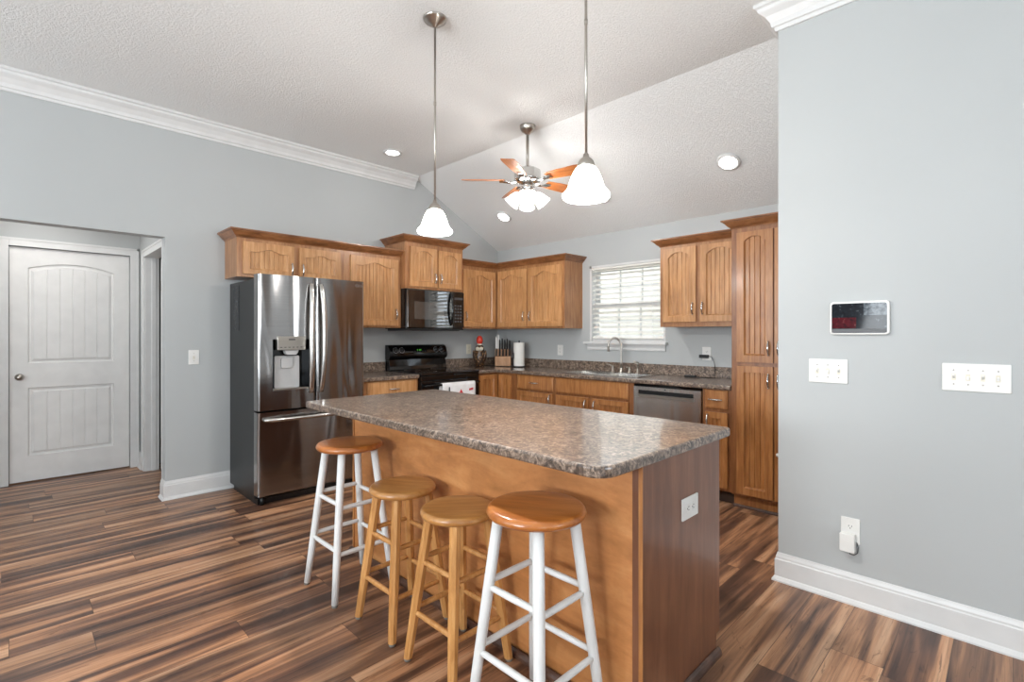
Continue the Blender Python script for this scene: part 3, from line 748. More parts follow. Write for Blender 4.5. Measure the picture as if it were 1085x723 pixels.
fridge_door('left_door', 0.0, 0.432, 0.722, 1.757, (HY0, HY1, HZ0, HZ1))
rd = fridge_door('right_door', 0.438, FW, 0.722, 1.757)
fz = fridge_door('freezer_drawer', 0.0, FW, 0.078, 0.708)
# dispenser recess
ds = MB(); xo, xi = FD1-0.004, FD1-0.075
ds.add([(xo,HY0,HZ0),(xo,HY1,HZ0),(xo,HY1,HZ1),(xo,HY0,HZ1),(xi,HY0,HZ0),(xi,HY1,HZ0),(xi,HY1,HZ1),(xi,HY0,HZ1)],
       [(4,5,6,7),(0,1,5,4),(1,2,6,5),(2,3,7,6),(3,0,4,7)])
dp = ds.build('water_dispenser', M['gblack'], fr)
MB().prism(rrect(HY0+0.03, HY1-0.055, HZ0+0.006, HZ1-0.13, 0.012), 'x', xi+0.001, xi+0.02).build('back_plate', M['lgrey'], dp, 0.003)
MB().prism(rrect(HY0+0.075, HY0+0.165, 1.035, 1.12, 0.014), 'x', xi+0.021, xi+0.035).build('paddle', M['lgrey'], dp, 0.004)
MB().prism(rrect(HY0+0.03, HY1-0.03, 1.178, 1.285, 0.006), 'x', xi+0.03, FD1+0.006).build('control_panel', M['nickel'], dp, 0.003)
MB().prism([(HY0+0.09, 1.178), (HY0+0.20, 1.178), (HY0+0.19, 1.15), (HY0+0.175, 1.14), (HY0+0.115, 1.14), (HY0+0.10, 1.15)], 'x', xi+0.02, FD1-0.010).build('spout', M['lgrey'], dp, 0.003)
MB().box(xi+0.01, FD1+0.002, HY0+0.002, HY1-0.002, HZ0-0.008, HZ0+0.006).build('drip_tray', M['nickel'], dp, 0.002)
for k in range(6): MB().box(FD1+0.006, FD1+0.0068, HY0+0.05+k*0.031, HY0+0.066+k*0.031, 1.197, 1.203).build('button', M['dgrey'], dp)
MB().box(FD1+0.006, FD1+0.0068, HY0+0.115, HY0+0.165, 1.255, 1.265).build('display', M['dgrey'], dp)
# handles
def bowed(name, y, z0, z1, parent, lean=0.0):
    mb = MB(); pts = []; n = 18
    for k in range(n+1):
        s = k/n*2-1; z = z0+(z1-z0)*k/n; pts.append((FD1+0.016+0.046*(1-abs(s)**2.6), y+lean*(1-s*s), z))
    pts = [(FD1-0.004, y, z0)]+pts+[(FD1-0.004, y, z1)]
    mb.tube(pts, 0.011, 16, flatz=1.75)
    return mb.build(name, M['steel'], parent)
bowed('handle', 0.394, 0.84, 1.70, fr, -0.012); bowed('handle', 0.474, 0.84, 1.70, fr, 0.012)
mb = MB(); pts = []
for k in range(19):
    s = k/18*2-1; pts.append((FD1+0.014+0.044*(1-abs(s)**4), FW/2+s*0.385, 0.652))
mb.tube([(FD1-0.006, FW/2-0.385, 0.652)]+pts+[(FD1-0.006, FW/2+0.385, 0.652)], 0.015, 14, flatz=1.1); mb.build('handle', M['steel'], fr)
for yy in (0.03, FW-0.10): MB().box(FD0-0.06, FD0+0.05, yy, yy+0.07, 1.727, 1.748).build('hinge_cover', M['dcase'], fr, 0.004)
# maker's mark: ring with letters on the right door, side energy sheet
MB().lathe([(0.0095, 0.0), (0.0125, 0.0), (0.0125, 0.001), (0.0095, 0.001)], closed=True, n=24).build('maker_mark', M['chrome'], fr, loc=(FD1-0.0085, FW-0.070, 1.718), rot=(0, PI/2, 0))
MB().box(0, 0.0008, -0.0008, 0.0008, -0.004, 0.006).box(0, 0.0008, -0.0008, 0.004, -0.004, -0.0025).build('maker_mark', M['chrome'], fr, loc=(FD1-0.0088, FW-0.070, 1.718))
text_mesh('LG', 0.030, M['chrome'], fr, (FD1-0.0098, FW-0.036, 1.718), (PI/2, 0, PI/2), 'maker_letters')
x = N('energy_sheet'); mp = x.coord((1, 1, 1)); v = x.noise(mp, 70, 2)
r = x.ramp(v, [(0.0, srgb(30, 32, 33)), (0.60, srgb(42, 44, 46)), (0.64, srgb(120, 110, 90)), (0.68, srgb(70, 90, 120)), (0.74, srgb(36, 38, 40))]); x.l(r, x.b, 0, 'Base Color')
MB().box(0.10, 0.24, 0.001, 0.004, 1.33, 1.70).build('instruction_sheet', x.m, fr)

# ================================================================== MICROWAVE
mw = thing('microwave', 'black over-the-range microwave mounted beneath the raised wall cabinet', 'microwave', (LW+0.002, 2.80, 0), 0)
MWD = 0.395
MB().box(0, MWD, 0.0, 0.735, 1.358, 1.763).build('case', M['gblack'], mw, 0.003)
MB().box(MWD+0.0005, MWD+0.024, 0.004, 0.575, 1.372, 1.755).build('door', M['mirror'], mw, 0.004)
x = N('grey_tinted_window'); x.setp(Base_Color=srgb(64, 62, 60), Roughness=0.05, IOR=2.2); mp = x.coord((1, 1, 1)); v = x.n('ShaderNodeTexVoronoi'); v.inputs['Scale'].default_value = 260; x.l(mp, v); r = x.ramp(v, [(0.2, srgb(30, 30, 30)), (0.5, srgb(78, 74, 70))]); x.l(r, x.b, 0, 'Base Color')
MB().prism(rrect(0.085, 0.465, 1.455, 1.635, 0.004), 'x', MWD+0.024, MWD+0.0246).build('door_window', x.m, mw)
MB().box(MWD+0.0005, MWD+0.022, 0.580, 0.732, 1.372, 1.755).build('control_panel', M['gblack'], mw, 0.003)
MB().box(MWD-0.015, MWD+0.02, 0.01, 0.725, 1.345, 1.358).build('vent_grille', M['black'], mw, 0.002)
MB().box(0.02, MWD-0.03, 0.02, 0.71, 1.338, 1.358).build('underside_filter', M['dgrey'], mw)
mb = MB(); pts = [(MWD+0.02, 0.548, 1.40)]
for k in range(15):
    s = k/14*2-1; pts.append((MWD+0.03+0.034*(1-s*s), 0.548-0.012*(1-s*s)*0, 1.575+s*0.165))
pts.append((MWD+0.02, 0.548, 1.75)); mb.tube(pts, 0.011, 12, flatz=1.3); mb.build('handle', M['gblack'], mw)
for j in range(6):
    for i in range(3): MB().box(MWD+0.022, MWD+0.0226, 0.602+i*0.036, 0.626+i*0.036, 1.43+j*0.034, 1.45+j*0.034).build('button', M['dgrey'], mw)
MB().box(MWD+0.022, MWD+0.0228, 0.60, 0.715, 1.675, 1.70).build('display', M['dgrey'], mw)

# ================================================================== RANGE
rg = thing('range', 'black electric range with glass cooktop and raised curved backguard', 'range', (LW+0.004, 2.80, 0), 0)
RD = 0.655; RWD = 0.745
MB().box(0, RD-0.03, 0.003, RWD, 0.03, 0.895).build('case', M['gblack'], rg, 0.004)
MB().box(0.06, RD-0.002, -0.002, RWD+0.003, 0.895, 0.922).build('cooktop', M['bglass'], rg, 0.007, 3)
for (cx, cy, r_) in ((0.22, 0.19, 0.085), (0.22, 0.55, 0.10), (0.47, 0.19, 0.11), (0.47, 0.55, 0.08)):
    MB().lathe([(r_-0.003, 0), (r_, 0), (r_, 0.0005), (r_-0.003, 0.0005)], (cx, cy, 0.9222), 40, closed=True).build('burner_ring', M['dgrey'], rg)
# backguard: sloped lower part and rounded bulging console
MB().prism([(0, 0.895), (0.10, 0.922), (0.085, 0.96), (0.07, 1.035), (0, 1.035)], 'y', 0.0, RWD-0.005).build('backguard', M['gblack'], rg, 0.005)
pr_ = [(0.0, 1.03), (0.075, 1.03), (0.098, 1.05), (0.105, 1.075), (0.098, 1.11), (0.082, 1.15), (0.06, 1.178), (0.03, 1.188), (0, 1.188)]
con = MB().prism(pr_, 'y', -0.004, RWD, smooth_side=True).build('control_console', M['gblack'], rg, 0.006)
nrm = math.atan2(0.04, 0.016)
def on_console(name, y, mb_, mat): return mb_.build(name, mat, con, loc=(0.0915, y, 1.130), rot=(0, PI/2-math.radians(22), 0))
for y in (0.07, 0.145, RWD-0.155, RWD-0.08):
    on_console('knob', y, MB().lathe([(0.025, 0), (0.025, 0.004), (0.020, 0.006), (0.018, 0.022), (0.0, 0.023)], n=24), M['black'])
    on_console('knob_marks', y, MB().lathe([(0.030, 0.0), (0.032, 0.0), (0.032, 0.0012), (0.030, 0.0012)], n=24, closed=True), M['lgrey'])
on_console('clock_display', RWD/2, MB().box(-0.028, 0.026, -0.085, 0.085, 0.0, 0.002), M['bglass'])
gd = emis('green_digits', srgb(90, 200, 60), 0.6)
for k in range(4):
    if k != 1: on_console('clock_digit', RWD/2-0.03+k*0.014, MB().box(-0.006, 0.006, -0.004, 0.004, 0.002, 0.0026), gd)
for k in range(5): on_console('button', RWD/2-0.066+k*0.033, MB().box(0.012, 0.018, -0.009, 0.009, 0.002, 0.003), M['dgrey'])
MB().box(RD-0.03, RD-0.003, 0.006, RWD-0.003, 0.845, 0.893).build('vent_trim', M['gblack'], rg, 0.004)
od = MB().box(RD-0.029, RD, 0.006, RWD-0.003, 0.225, 0.843).build('oven_door', M['gblack'], rg, 0.005)
MB().prism(rrect(0.13, RWD-0.13, 0.40, 0.68, 0.02), 'x', RD, RD+0.0015).build('oven_window', M['bglass'], od)
mb = MB(); zh = 0.800
pts = [(RD-0.004, 0.03, zh-0.008)]+[(RD+0.042+0.012*(1-(k/8-1)**2), 0.04+(RWD-0.08)*k/16, zh) for k in range(17)]+[(RD-0.004, RWD-0.03, zh-0.008)]
mb.tube(pts, 0.012, 12); mb.build('handle', M['gblack'], od)
MB().box(RD-0.029, RD-0.004, 0.006, RWD-0.003, 0.045, 0.215).build('storage_drawer', M['gblack'], rg, 0.005)
for yy in (0.05, RWD-0.05): MB().tube([(0.08, yy, 0), (0.08, yy, 0.03)], 0.02, 12).tube([(0.55, yy, 0), (0.55, yy, 0.03)], 0.02, 12).build('foot', M['black'], rg)
# towel over the oven handle
tw = thing('dish_towel', 'white printed dish towel hanging over the oven door handle', 'towel', (LW+0.004, 2.80, 0), 0)
us = [0.205+0.425*k/24 for k in range(25)]
prof = [(RD+0.008, 0.50), (RD+0.010, 0.60), (RD+0.012, 0.70), (RD+0.018, 0.77), (RD+0.034, 0.811), (RD+0.052, 0.817), (RD+0.068, 0.809), (RD+0.072, 0.78), (RD+0.070, 0.70), (RD+0.068, 0.58), (RD+0.068, 0.46)]
twm = MB().grid(us, list(range(len(prof))), lambda u, v: (prof[int(v)][0]+(0.003*math.sin(u*60)*(1 if v > 6 or v < 3 else 0)), u, prof[int(v)][1]))
to = twm.build('cloth', flat('white_towel_cotton', srgb(232, 232, 232), 0.9), tw)
so = to.modifiers.new('Solidify', 'SOLIDIFY'); so.thickness = 0.003; so.offset = 0
xf = RD+0.0765
dkp = flat('dark_print', srgb(64, 66, 70), 0.9); rdp = flat('red_print', srgb(200, 52, 60), 0.9); blp = flat('blue_print', srgb(110, 130, 160), 0.9)
MB().prism([(0.262, 0.62), (0.308, 0.62), (0.310, 0.70), (0.300, 0.725), (0.292, 0.74), (0.291, 0.775), (0.279, 0.775), (0.278, 0.74), (0.270, 0.725), (0.260, 0.70)], 'x', xf-0.001, xf+0.0015).build('bottle_print', dkp, tw)
MB().prism([(0.36, 0.60), (0.52, 0.60), (0.475, 0.675), (0.395, 0.675)], 'x', xf-0.001, xf+0.0015).build('mountain_base_print', blp, tw)
MB().prism([(0.395, 0.677), (0.475, 0.677), (0.434, 0.745)], 'x', xf-0.001, xf+0.0015).build('mountain_peak_print', rdp, tw)
for k, a in enumerate((0.0, 0.014, 0.028, 0.042)):
    MB().prism([(0.540+a, 0.722+a*0.12), (0.550+a, 0.722+a*0.12), (0.553+a, 0.745+a*0.12), (0.543+a, 0.745+a*0.12)], 'x', xf-0.001, xf+0.0015).build('script_print', rdp, tw)

# ================================================================== DISHWASHER
dw = thing('dishwasher', 'stainless dishwasher with a recessed handle slot under the long countertop', 'dishwasher', (-2.343, BY, 0), 0)
MB().box(0.004, 0.606, 0.01, 0.56, 0.10, 0.868).build('tub', M['black'], dw)
MB().box(0.004, 0.606, 0.05, 0.5, 0.0, 0.10).build('toe_panel', M['black'], dw)
hx0, hx1, hz0, hz1 = 0.052, 0.545, 0.768, 0.822
dm = MB().slab([0.005, hx0, hx1, 0.605], [-0.022, 0.009], lambda i, j: True, 0.115, hz0)
dm.slab([0.005, hx0], [-0.022, 0.009], lambda i, j: True, hz0, hz1).slab([hx1, 0.605], [-0.022, 0.009], lambda i, j: True, hz0, hz1).slab([0.005, hx0, hx1, 0.605], [-0.022, 0.009], lambda i, j: True, hz1, 0.852)
dd = dm.build('door', M['steel'], dw)
MB().box(hx0, hx1, 0.002, 0.008, hz0, hz1).build('handle_recess', M['black'], dd)
MB().prism([(-0.0255, hz0-0.008), (-0.0255, hz0+0.018), (-0.018, hz0+0.022), (0.0, hz0+0.002), (0.0, hz0-0.008)], 'x', hx0-0.004, hx1+0.004).build('handle', M['nickel'], dd, 0.001)
MB().box(0.005, 0.605, -0.016, 0.009, 0.853, 0.872).build('control_strip', M['gblack'], dw, 0.002)
MB().lathe([(0, 0.001), (0.008, 0.001), (0.008, 0)], n=20, sx=1, sy=0.6).build('badge', M['dgrey'], dd, loc=(0.30, -0.022, 0.838), rot=(PI/2, 0, 0))

# ================================================================== SINK AND TAPS
sk = thing('sink', 'double-bowl stainless drop-in sink set in the countertop below the window', 'sink', (0, 0, 0))
rim = MB().slab([sxa-0.025, sxa+0.02, -2.815, -2.775, sxb-0.02, sxb+0.025], [sya-0.025, sya+0.02, syb-0.06, syb+0.025],
                lambda i, j: not (j == 1 and i in (1, 3)), 0.9145, 0.9195)
rim.build('rim', M['steel'], sk, 0.0015)
for (a, b) in ((sxa+0.02, -2.815), (-2.775, sxb-0.02)):
    y0, y1 = sya+0.02, syb-0.06; bm_ = MB(); top = rrect(a, b, y0, y1, 0.004, 3); bot = rrect(a+0.02, b-0.02, y0+0.02, y1-0.02, 0.04, 3)
    n = len(top); bm_.add([(p[0], p[1], 0.916) for p in top]+[(p[0], p[1], 0.74) for p in bot], [((i+1) % n, i, n+i, n+(i+1) % n) for i in range(n)]+[tuple(range(n, 2*n))], False)
    bo = bm_.build('bowl', M['steel'], sk)
    MB().lathe([(0, 0.002), (0.035, 0.002), (0.04, 0.0)], ((a+b)/2, (y0+y1)/2, 0.741), 20).build('drain', M['chrome'], bo)
fz0 = 0.9195; fyc = syb-0.018
fc = thing('faucet', 'brushed nickel gooseneck faucet with lever handle at the back of the sink', 'faucet', (-2.772, fyc, fz0), 0)
pts = [(0, 0, 0.03), (0, 0, 0.10), (0, 0, 0.26)]
for k in range(1, 13):
    a = PI*k/12*1.08; pts.append((-0.052*(1-math.cos(a)), -0.052*(1-math.cos(a))*0.7, 0.26+0.085*math.sin(a)))
MB().tube(pts, [0.014, 0.012]+[0.0105]*(len(pts)-2), 14).tube([pts[-1], (pts[-1][0], pts[-1][1], pts[-1][2]-0.03)], 0.0135, 14).build('spout', M['nickel'], fc)
MB().lathe([(0.026, 0), (0.026, 0.008), (0.018, 0.014), (0.015, 0.035), (0.013, 0.05)], n=24).build('spout_base', M['nickel'], fc)
hd = MB().lathe([(0.022, 0), (0.022, 0.008), (0.014, 0.014), (0.013, 0.05), (0.010, 0.064), (0, 0.068)], (-0.10, 0, 0), 20)
hd.tube([(-0.10, 0, 0.058), (-0.135, -0.01, 0.075), (-0.165, -0.018, 0.078)], [0.007, 0.006, 0.007], 10); hd.build('lever_handle', M['nickel'], fc)
sd = tag(MB().lathe([(0.020, 0), (0.020, 0.006), (0.012, 0.012), (0.012, 0.034), (0.006, 0.05), (0.006, 0.058), (0, 0.06)], n=20).tube([(0, 0, 0.052), (-0.02, -0.025, 0.058)], [0.005, 0.004], 8)
         .build('soap_dispenser', M['nickel'], None, loc=(-2.680, fyc, fz0)), 'small nickel soap pump between faucet spout and side sprayer', 'dispenser')
sp_ = thing('side_sprayer', 'nickel side sprayer standing at the right end of the sink', 'sprayer', (-2.585, fyc, fz0), 0)
MB().lathe([(0.022, 0), (0.022, 0.006), (0.014, 0.014), (0.014, 0.04), (0.010, 0.05)], n=20).build('base', M['nickel'], sp_)
MB().tube([(0, 0, 0.045), (0, 0, 0.085), (0.0, -0.004, 0.105)], [0.009, 0.012, 0.015], 14).tube([(0, 0.004, 0.10), (-0.03, -0.028, 0.113)], [0.013, 0.012], 12).build('spray_head', M['nickel'], sp_)

# ================================================================== COUNTER ITEMS
CT = 0.9142
ow = thing('figurine', 'brown patterned owl figurine with a red rounded cap beside the knife block', 'figurine', (-4.515, 3.968, CT), math.radians(45))
x = N('brown_owl_glaze'); mp = x.coord((1, 1, 1)); v = x.n('ShaderNodeTexVoronoi'); v.inputs['Scale'].default_value = 46; x.l(mp, v)
r = x.ramp(v, [(0.15, srgb(170, 134, 92)), (0.35, srgb(96, 66, 42)), (0.6, srgb(44, 30, 22))]); x.l(r, x.b, 0, 'Base Color'); x.setp(Roughness=0.3)
MB().lathe([(0, 0), (0.045, 0.0), (0.055, 0.02), (0.068, 0.08), (0.070, 0.13), (0.062, 0.18), (0.055, 0.215), (0.045, 0.245), (0.03, 0.258), (0, 0.262)], n=28).build('body', x.m, ow)
MB().lathe([(0.0, 0.015), (0.014, 0.013), (0.022, 0.004), (0.024, 0)], n=20).build('eye', M['ivory'], ow, loc=(-0.022, -0.052, 0.215), rot=(PI/2, 0, 0))
MB().lathe([(0.0, 0.015), (0.014, 0.013), (0.022, 0.004), (0.024, 0)], n=20).build('eye', M['ivory'], ow, loc=(0.022, -0.052, 0.215), rot=(PI/2, 0, 0))
MB().lathe([(0.010, 0), (0.0, -0.028)], n=10).build('beak', M['ivory'], ow, loc=(0, -0.066, 0.205))
for s in (-1, 1): MB().lathe([(0, 0.09), (0.012, 0.075), (0.022, 0.03), (0.018, -0.03), (0, -0.06)], n=14, sy=1.4).build('wing', x.m, ow, loc=(0.062*s, -0.01, 0.11), rot=(0, math.radians(6)*s, 0))
MB().lathe([(0.030, 0.255), (0.032, 0.262), (0.026, 0.274), (0, 0.276)], n=20).build('cap_band', M['ivory'], ow)
MB().lathe([(0.024, 0.27), (0.036, 0.29), (0.040, 0.315), (0.034, 0.345), (0.02, 0.365), (0, 0.372)], n=24).build('cap', flat('red_glaze', srgb(214, 62, 44), 0.3), ow, label='glossy red rounded cap')
tr = tag(MB().box(-4.60, -4.20, 4.13, 4.36, CT, CT+0.006).build('tray', M['black'], None, 0.002), 'flat black mat under the knife block in the counter corner', 'mat')
kb = thing('knife_block', 'light wooden knife block full of black-handled knives in the counter corner', 'knife block', (-4.390, 4.235, CT+0.006), math.radians(45))
kw = wood('beech_block', srgb(164, 120, 84), srgb(186, 140, 100), srgb(200, 158, 118), (10, 10, 2))
kbx = MB().box(-0.095, 0.095, -0.075, 0.045, 0, 0.115); kbx.build('lower_tier', kw, kb, 0.003)
MB().prism([(-0.02, 0.116), (0.045, 0.116), (0.045, 0.205), (-0.02, 0.195)], 'x', -0.095, 0.095).build('upper_tier', kw, kb, 0.003)
k0 = None
def knife(x, y, z, L, mat='black', w_=0.011, tilt=-10):
    t = thing('kitchen_knife', 'black-handled knife standing in the wooden knife block', 'knife', (0, 0, 0), 0, 'black-handled knives in the knife block')
    m = MB().prism([(-w_, 0), (w_, 0), (w_*1.15, L*0.5), (w_*0.9, L*0.9), (w_*0.4, L), (-w_*0.6, L), (-w_*0.9, L*0.5)], 'y', -0.006, 0.006)
    m.build('knife_handle', M[mat], t, 0.003)
    MB().box(-w_*0.8, w_*0.8, -0.001, 0.001, -0.0, 0.004).build('bolster', M['steel'], t)
    q = Matrix.Rotation(math.radians(45), 4, 'Z') @ Vector((x, y, z)); t.location = Vector((-4.390, 4.235, CT+0.006))+q
    t.rotation_euler = (math.radians(-tilt), 0, math.radians(45)); return t
for k in range(5): knife(-0.078+k*0.039, -0.048, 0.1185, 0.092)
for k, L in enumerate((0.12, 0.135, 0.115, 0.13, 0.11)): knife(-0.040+k*0.030, 0.012, 0.200, L)
for k, (dx, L) in enumerate(((-0.083, 0.145), (-0.056, 0.175))):
    t = knife(dx, 0.036, 0.206, L, 'white'); tag(t, ('shorter' if k == 0 else 'taller')+' white-handled knife at the left of the knife block', 'knife')
    if 'group' in t: del t['group']
pth = thing('paper_towel_holder', 'black upright paper towel holder with a side arm in the counter corner', 'paper towel holder', (-4.135, 4.255, CT), 0)
MB().lathe([(0, 0), (0.075, 0), (0.078, 0.006), (0.072, 0.013), (0, 0.013)], n=32).build('base', M['black'], pth)
MB().tube([(0, 0, 0.013), (0, 0, 0.295)], 0.006, 10).build('post', M['black'], pth)
MB().lathe([(0.006, 0.290), (0.011, 0.298), (0.011, 0.306), (0, 0.314)], n=16).build('finial', M['black'], pth)
mb = MB(); mb.tube([(-0.052, -0.052, 0.012), (-0.052, -0.052, 0.15), (-0.046, -0.058, 0.168), (-0.030, -0.068, 0.172), (-0.018, -0.073, 0.160), (-0.018, -0.073, 0.10)], 0.004, 8); mb.build('side_arm', M['dgrey'], pth)
x = N('white_paper'); x.setp(Base_Color=srgb(238, 236, 230), Roughness=0.95); mp = x.coord((1, 1, 1)); nn = x.noise(mp, 220, 2); x.bump(nn, 0.3, 0.002)
tag(MB().lathe([(0.018, 0), (0.064, 0), (0.064, 0.275), (0.018, 0.275)], n=40, closed=True, smooth=False).build('paper_towel_roll', x.m, None, loc=(-4.135, 4.255, CT+0.0135)), 'white paper towel roll on the black upright holder', 'paper towel')

# ================================================================== OUTLETS AND SWITCHES (local: plate in XZ facing -Y)
def plate(name, label, cat, loc, rotz, w, h, kind='outlet', n=1, group=None, horizontal=False, mat='white'):
    t = thing(name, label, cat, loc, rotz, group)
    MB().prism(rrect(-w/2, w/2, -h/2, h/2, 0.004, 3), 'y', -0.006, 0).build('cover_plate', M[mat], t, 0.002)
    if kind == 'outlet':
        for s in (-1, 1):
            c = (s*0.0195, 0) if horizontal else (0, s*0.0195)
            r_ = MB().prism([(c[0]+0.0165*math.cos(a)*(1 if not horizontal else 0.84), c[1]+0.0165*math.sin(a)*(0.84 if not horizontal else 1)) for a in [2*PI*k/24 for k in range(24)]], 'y', -0.0075, -0.006)
            rc = r_.build('receptacle', M[mat], t)
            for dx in (-0.006, 0.006):
                if horizontal: MB().box(c[0]-0.002, c[0]+0.005, -0.0082, -0.0075, c[1]+dx-0.001, c[1]+dx+0.001).build('slot', M['slot'], rc)
                else: MB().box(c[0]+dx-0.001, c[0]+dx+0.001, -0.0082, -0.0075, c[1]-0.002, c[1]+0.006).build('slot', M['slot'], rc)
            gx, gz = (c[0]-0.008, c[1]) if horizontal else (c[0], c[1]-0.008)
            MB().lathe([(0, 0.0008), (0.0024, 0.0008), (0.0024, 0)], n=10).build('slot', M['slot'], rc, loc=(gx, -0.0075, gz), rot=(PI/2, 0, 0))
    else:
        for k in range(n):
            cx = (k-(n-1)/2)*0.046; up = (k % 2 == 0)
            MB().prism([(cx-0.007, -0.014), (cx+0.007, -0.014), (cx+0.007, 0.014), (cx-0.007, 0.014)], 'y', -0.0068, -0.006).build('switch_slot', M['ivory'], t)
            a = 1 if up else -1
            MB().prism([(-0.006, -0.007), (-0.006, 0.007), (-0.017, 0.004+0.008*a), (-0.017, -0.002+0.008*a)], 'x', cx-0.0045, cx+0.0045).build('toggle', M[mat], t, 0.001)
            for s in (-1, 1): MB().lathe([(0, 0.001), (0.003, 0.001), (0.003, 0)], n=10).build('screw', M['nickel'], t, loc=(cx, -0.006, s*0.030), rot=(PI/2, 0, 0))
    return t
plate('light_switch', 'four-gang white toggle switch plate on the grey wall at far right', 'light switch', (-0.112, RW, 1.117), 0, 0.215, 0.118, 'switch', 4)
plate('light_switch', 'three-gang white toggle switch plate below the smart display', 'light switch', (-0.651, RW, 1.118), 0, 0.168, 0.118, 'switch', 3)
plate('light_switch', 'single white toggle switch on the wall between hall opening and refrigerator', 'light switch', (LW, 1.049, 1.115), R90, 0.074, 0.118, 'switch', 1)
plate('outlet', 'white wall outlet low on the grey wall with an adapter plugged in', 'outlet', (-0.557, RW, 0.352), 0, 0.078, 0.122)
plate('outlet', 'white outlet above the counter right of the range', 'outlet', (LW, 3.95, 1.121), R90, 0.074, 0.118, mat='ivory')
plate('outlet', 'white outlet above the counter left of the window', 'outlet', (-3.658, BW, 1.121), 0, 0.078, 0.118)
plate('outlet', 'white outlet under the right wall cabinet with a black charger', 'outlet', (-1.953, BW, 1.126), 0, 0.082, 0.122)
plate('outlet', 'white horizontal outlet on the end panel of the island', 'outlet', (IX1+0.0005, 1.782, 0.66), R90, 0.127, 0.080, horizontal=True)
# white adapter with cord
ad = thing('power_adapter', 'white plug-in adapter with a short grey cord in the low wall outlet', 'adapter', (-0.564, RW-0.008, 0.302), 0)
MB().prism(rrect(-0.031, 0.031, -0.047, 0.040, 0.006), 'y', -0.034, 0).build('housing', M['white'], ad, 0.004)
MB().tube([(0.005, -0.015, -0.045), (0.010, -0.016, -0.058), (0.024, -0.014, -0.060), (0.038, -0.010, -0.048), (0.040, -0.004, -0.02), (0.034, -0.002, 0.0)], 0.0022, 8).build('cord', M['dgrey'], ad)
# black charger with cord on back counter
ch_ = thing('charger', 'black charger in the outlet with its cord running down to the counter', 'charger', (-1.975, BW-0.0085, 1.103), 0)
MB().box(-0.035, 0.045, -0.034, 0, -0.016, 0.014).build('housing', M['black'], ch_, 0.004)
MB().tube([(0.044, -0.018, 0.002), (0.075, -0.02, -0.004), (0.10, -0.02, -0.05), (0.108, -0.02, -0.10)], 0.0025, 8).tube([(0.108, -0.02, -0.10), (0.11, -0.03, -0.16), (0.12, -0.05, -0.1855), (0.06, -0.09, -0.1862), (-0.03, -0.085, -0.1862), (-0.06, -0.10, -0.1862)], 0.0025, 8).build('cord', M['black'], ch_)
tag(MB().box(-2.11, -2.01, BW-0.125, BW-0.075, CT, CT+0.018).build('power_brick', M['black'], None, 0.005), 'small black power brick lying on the counter below the charger', 'power brick')

# smart display on the wall
th = thing('smart_display', 'white-framed wall display with reflections painted on its dark screen on the grey wall', 'display', (-0.520, RW, 1.379), 0)
MB().prism(rrect(-0.119, 0.119, -0.080, 0.080, 0.016), 'y', -0.020, 0).build('frame', M['white'], th, 0.004)
x = N('display_painted_reflection'); x.setp(Roughness=0.06); tc = x.n('ShaderNodeTexCoord'); sp = x.n('ShaderNodeSeparateXYZ'); x.l(tc, sp, 'Object')  # red and pale reflections of the room painted into the screen's glow
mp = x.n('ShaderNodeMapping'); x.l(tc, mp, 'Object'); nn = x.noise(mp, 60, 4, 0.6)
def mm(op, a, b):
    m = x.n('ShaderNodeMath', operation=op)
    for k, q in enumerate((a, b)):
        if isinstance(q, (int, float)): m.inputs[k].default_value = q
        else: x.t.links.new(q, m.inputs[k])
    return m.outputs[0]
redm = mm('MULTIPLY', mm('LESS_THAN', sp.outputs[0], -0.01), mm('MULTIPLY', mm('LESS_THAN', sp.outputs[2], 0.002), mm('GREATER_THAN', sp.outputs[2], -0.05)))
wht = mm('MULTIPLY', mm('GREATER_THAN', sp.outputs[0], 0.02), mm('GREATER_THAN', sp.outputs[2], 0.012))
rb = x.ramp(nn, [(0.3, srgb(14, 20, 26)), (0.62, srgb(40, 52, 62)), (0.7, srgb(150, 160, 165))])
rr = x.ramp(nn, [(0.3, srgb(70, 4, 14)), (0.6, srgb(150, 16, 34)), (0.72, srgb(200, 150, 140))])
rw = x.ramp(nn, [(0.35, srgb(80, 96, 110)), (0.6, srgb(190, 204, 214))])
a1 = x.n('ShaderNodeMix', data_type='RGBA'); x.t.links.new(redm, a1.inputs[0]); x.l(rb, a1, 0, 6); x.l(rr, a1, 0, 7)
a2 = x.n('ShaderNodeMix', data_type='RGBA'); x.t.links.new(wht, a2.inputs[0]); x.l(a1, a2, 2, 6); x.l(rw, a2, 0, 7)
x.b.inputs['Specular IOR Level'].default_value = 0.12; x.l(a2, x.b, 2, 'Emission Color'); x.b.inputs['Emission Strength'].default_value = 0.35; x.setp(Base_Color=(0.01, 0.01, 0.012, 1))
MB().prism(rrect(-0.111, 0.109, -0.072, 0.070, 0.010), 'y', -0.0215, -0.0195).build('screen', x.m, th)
MB().box(-0.111, 0.109, -0.0222, -0.0216, -0.070, -0.052).build('lower_bezel', M['dgrey'], th)

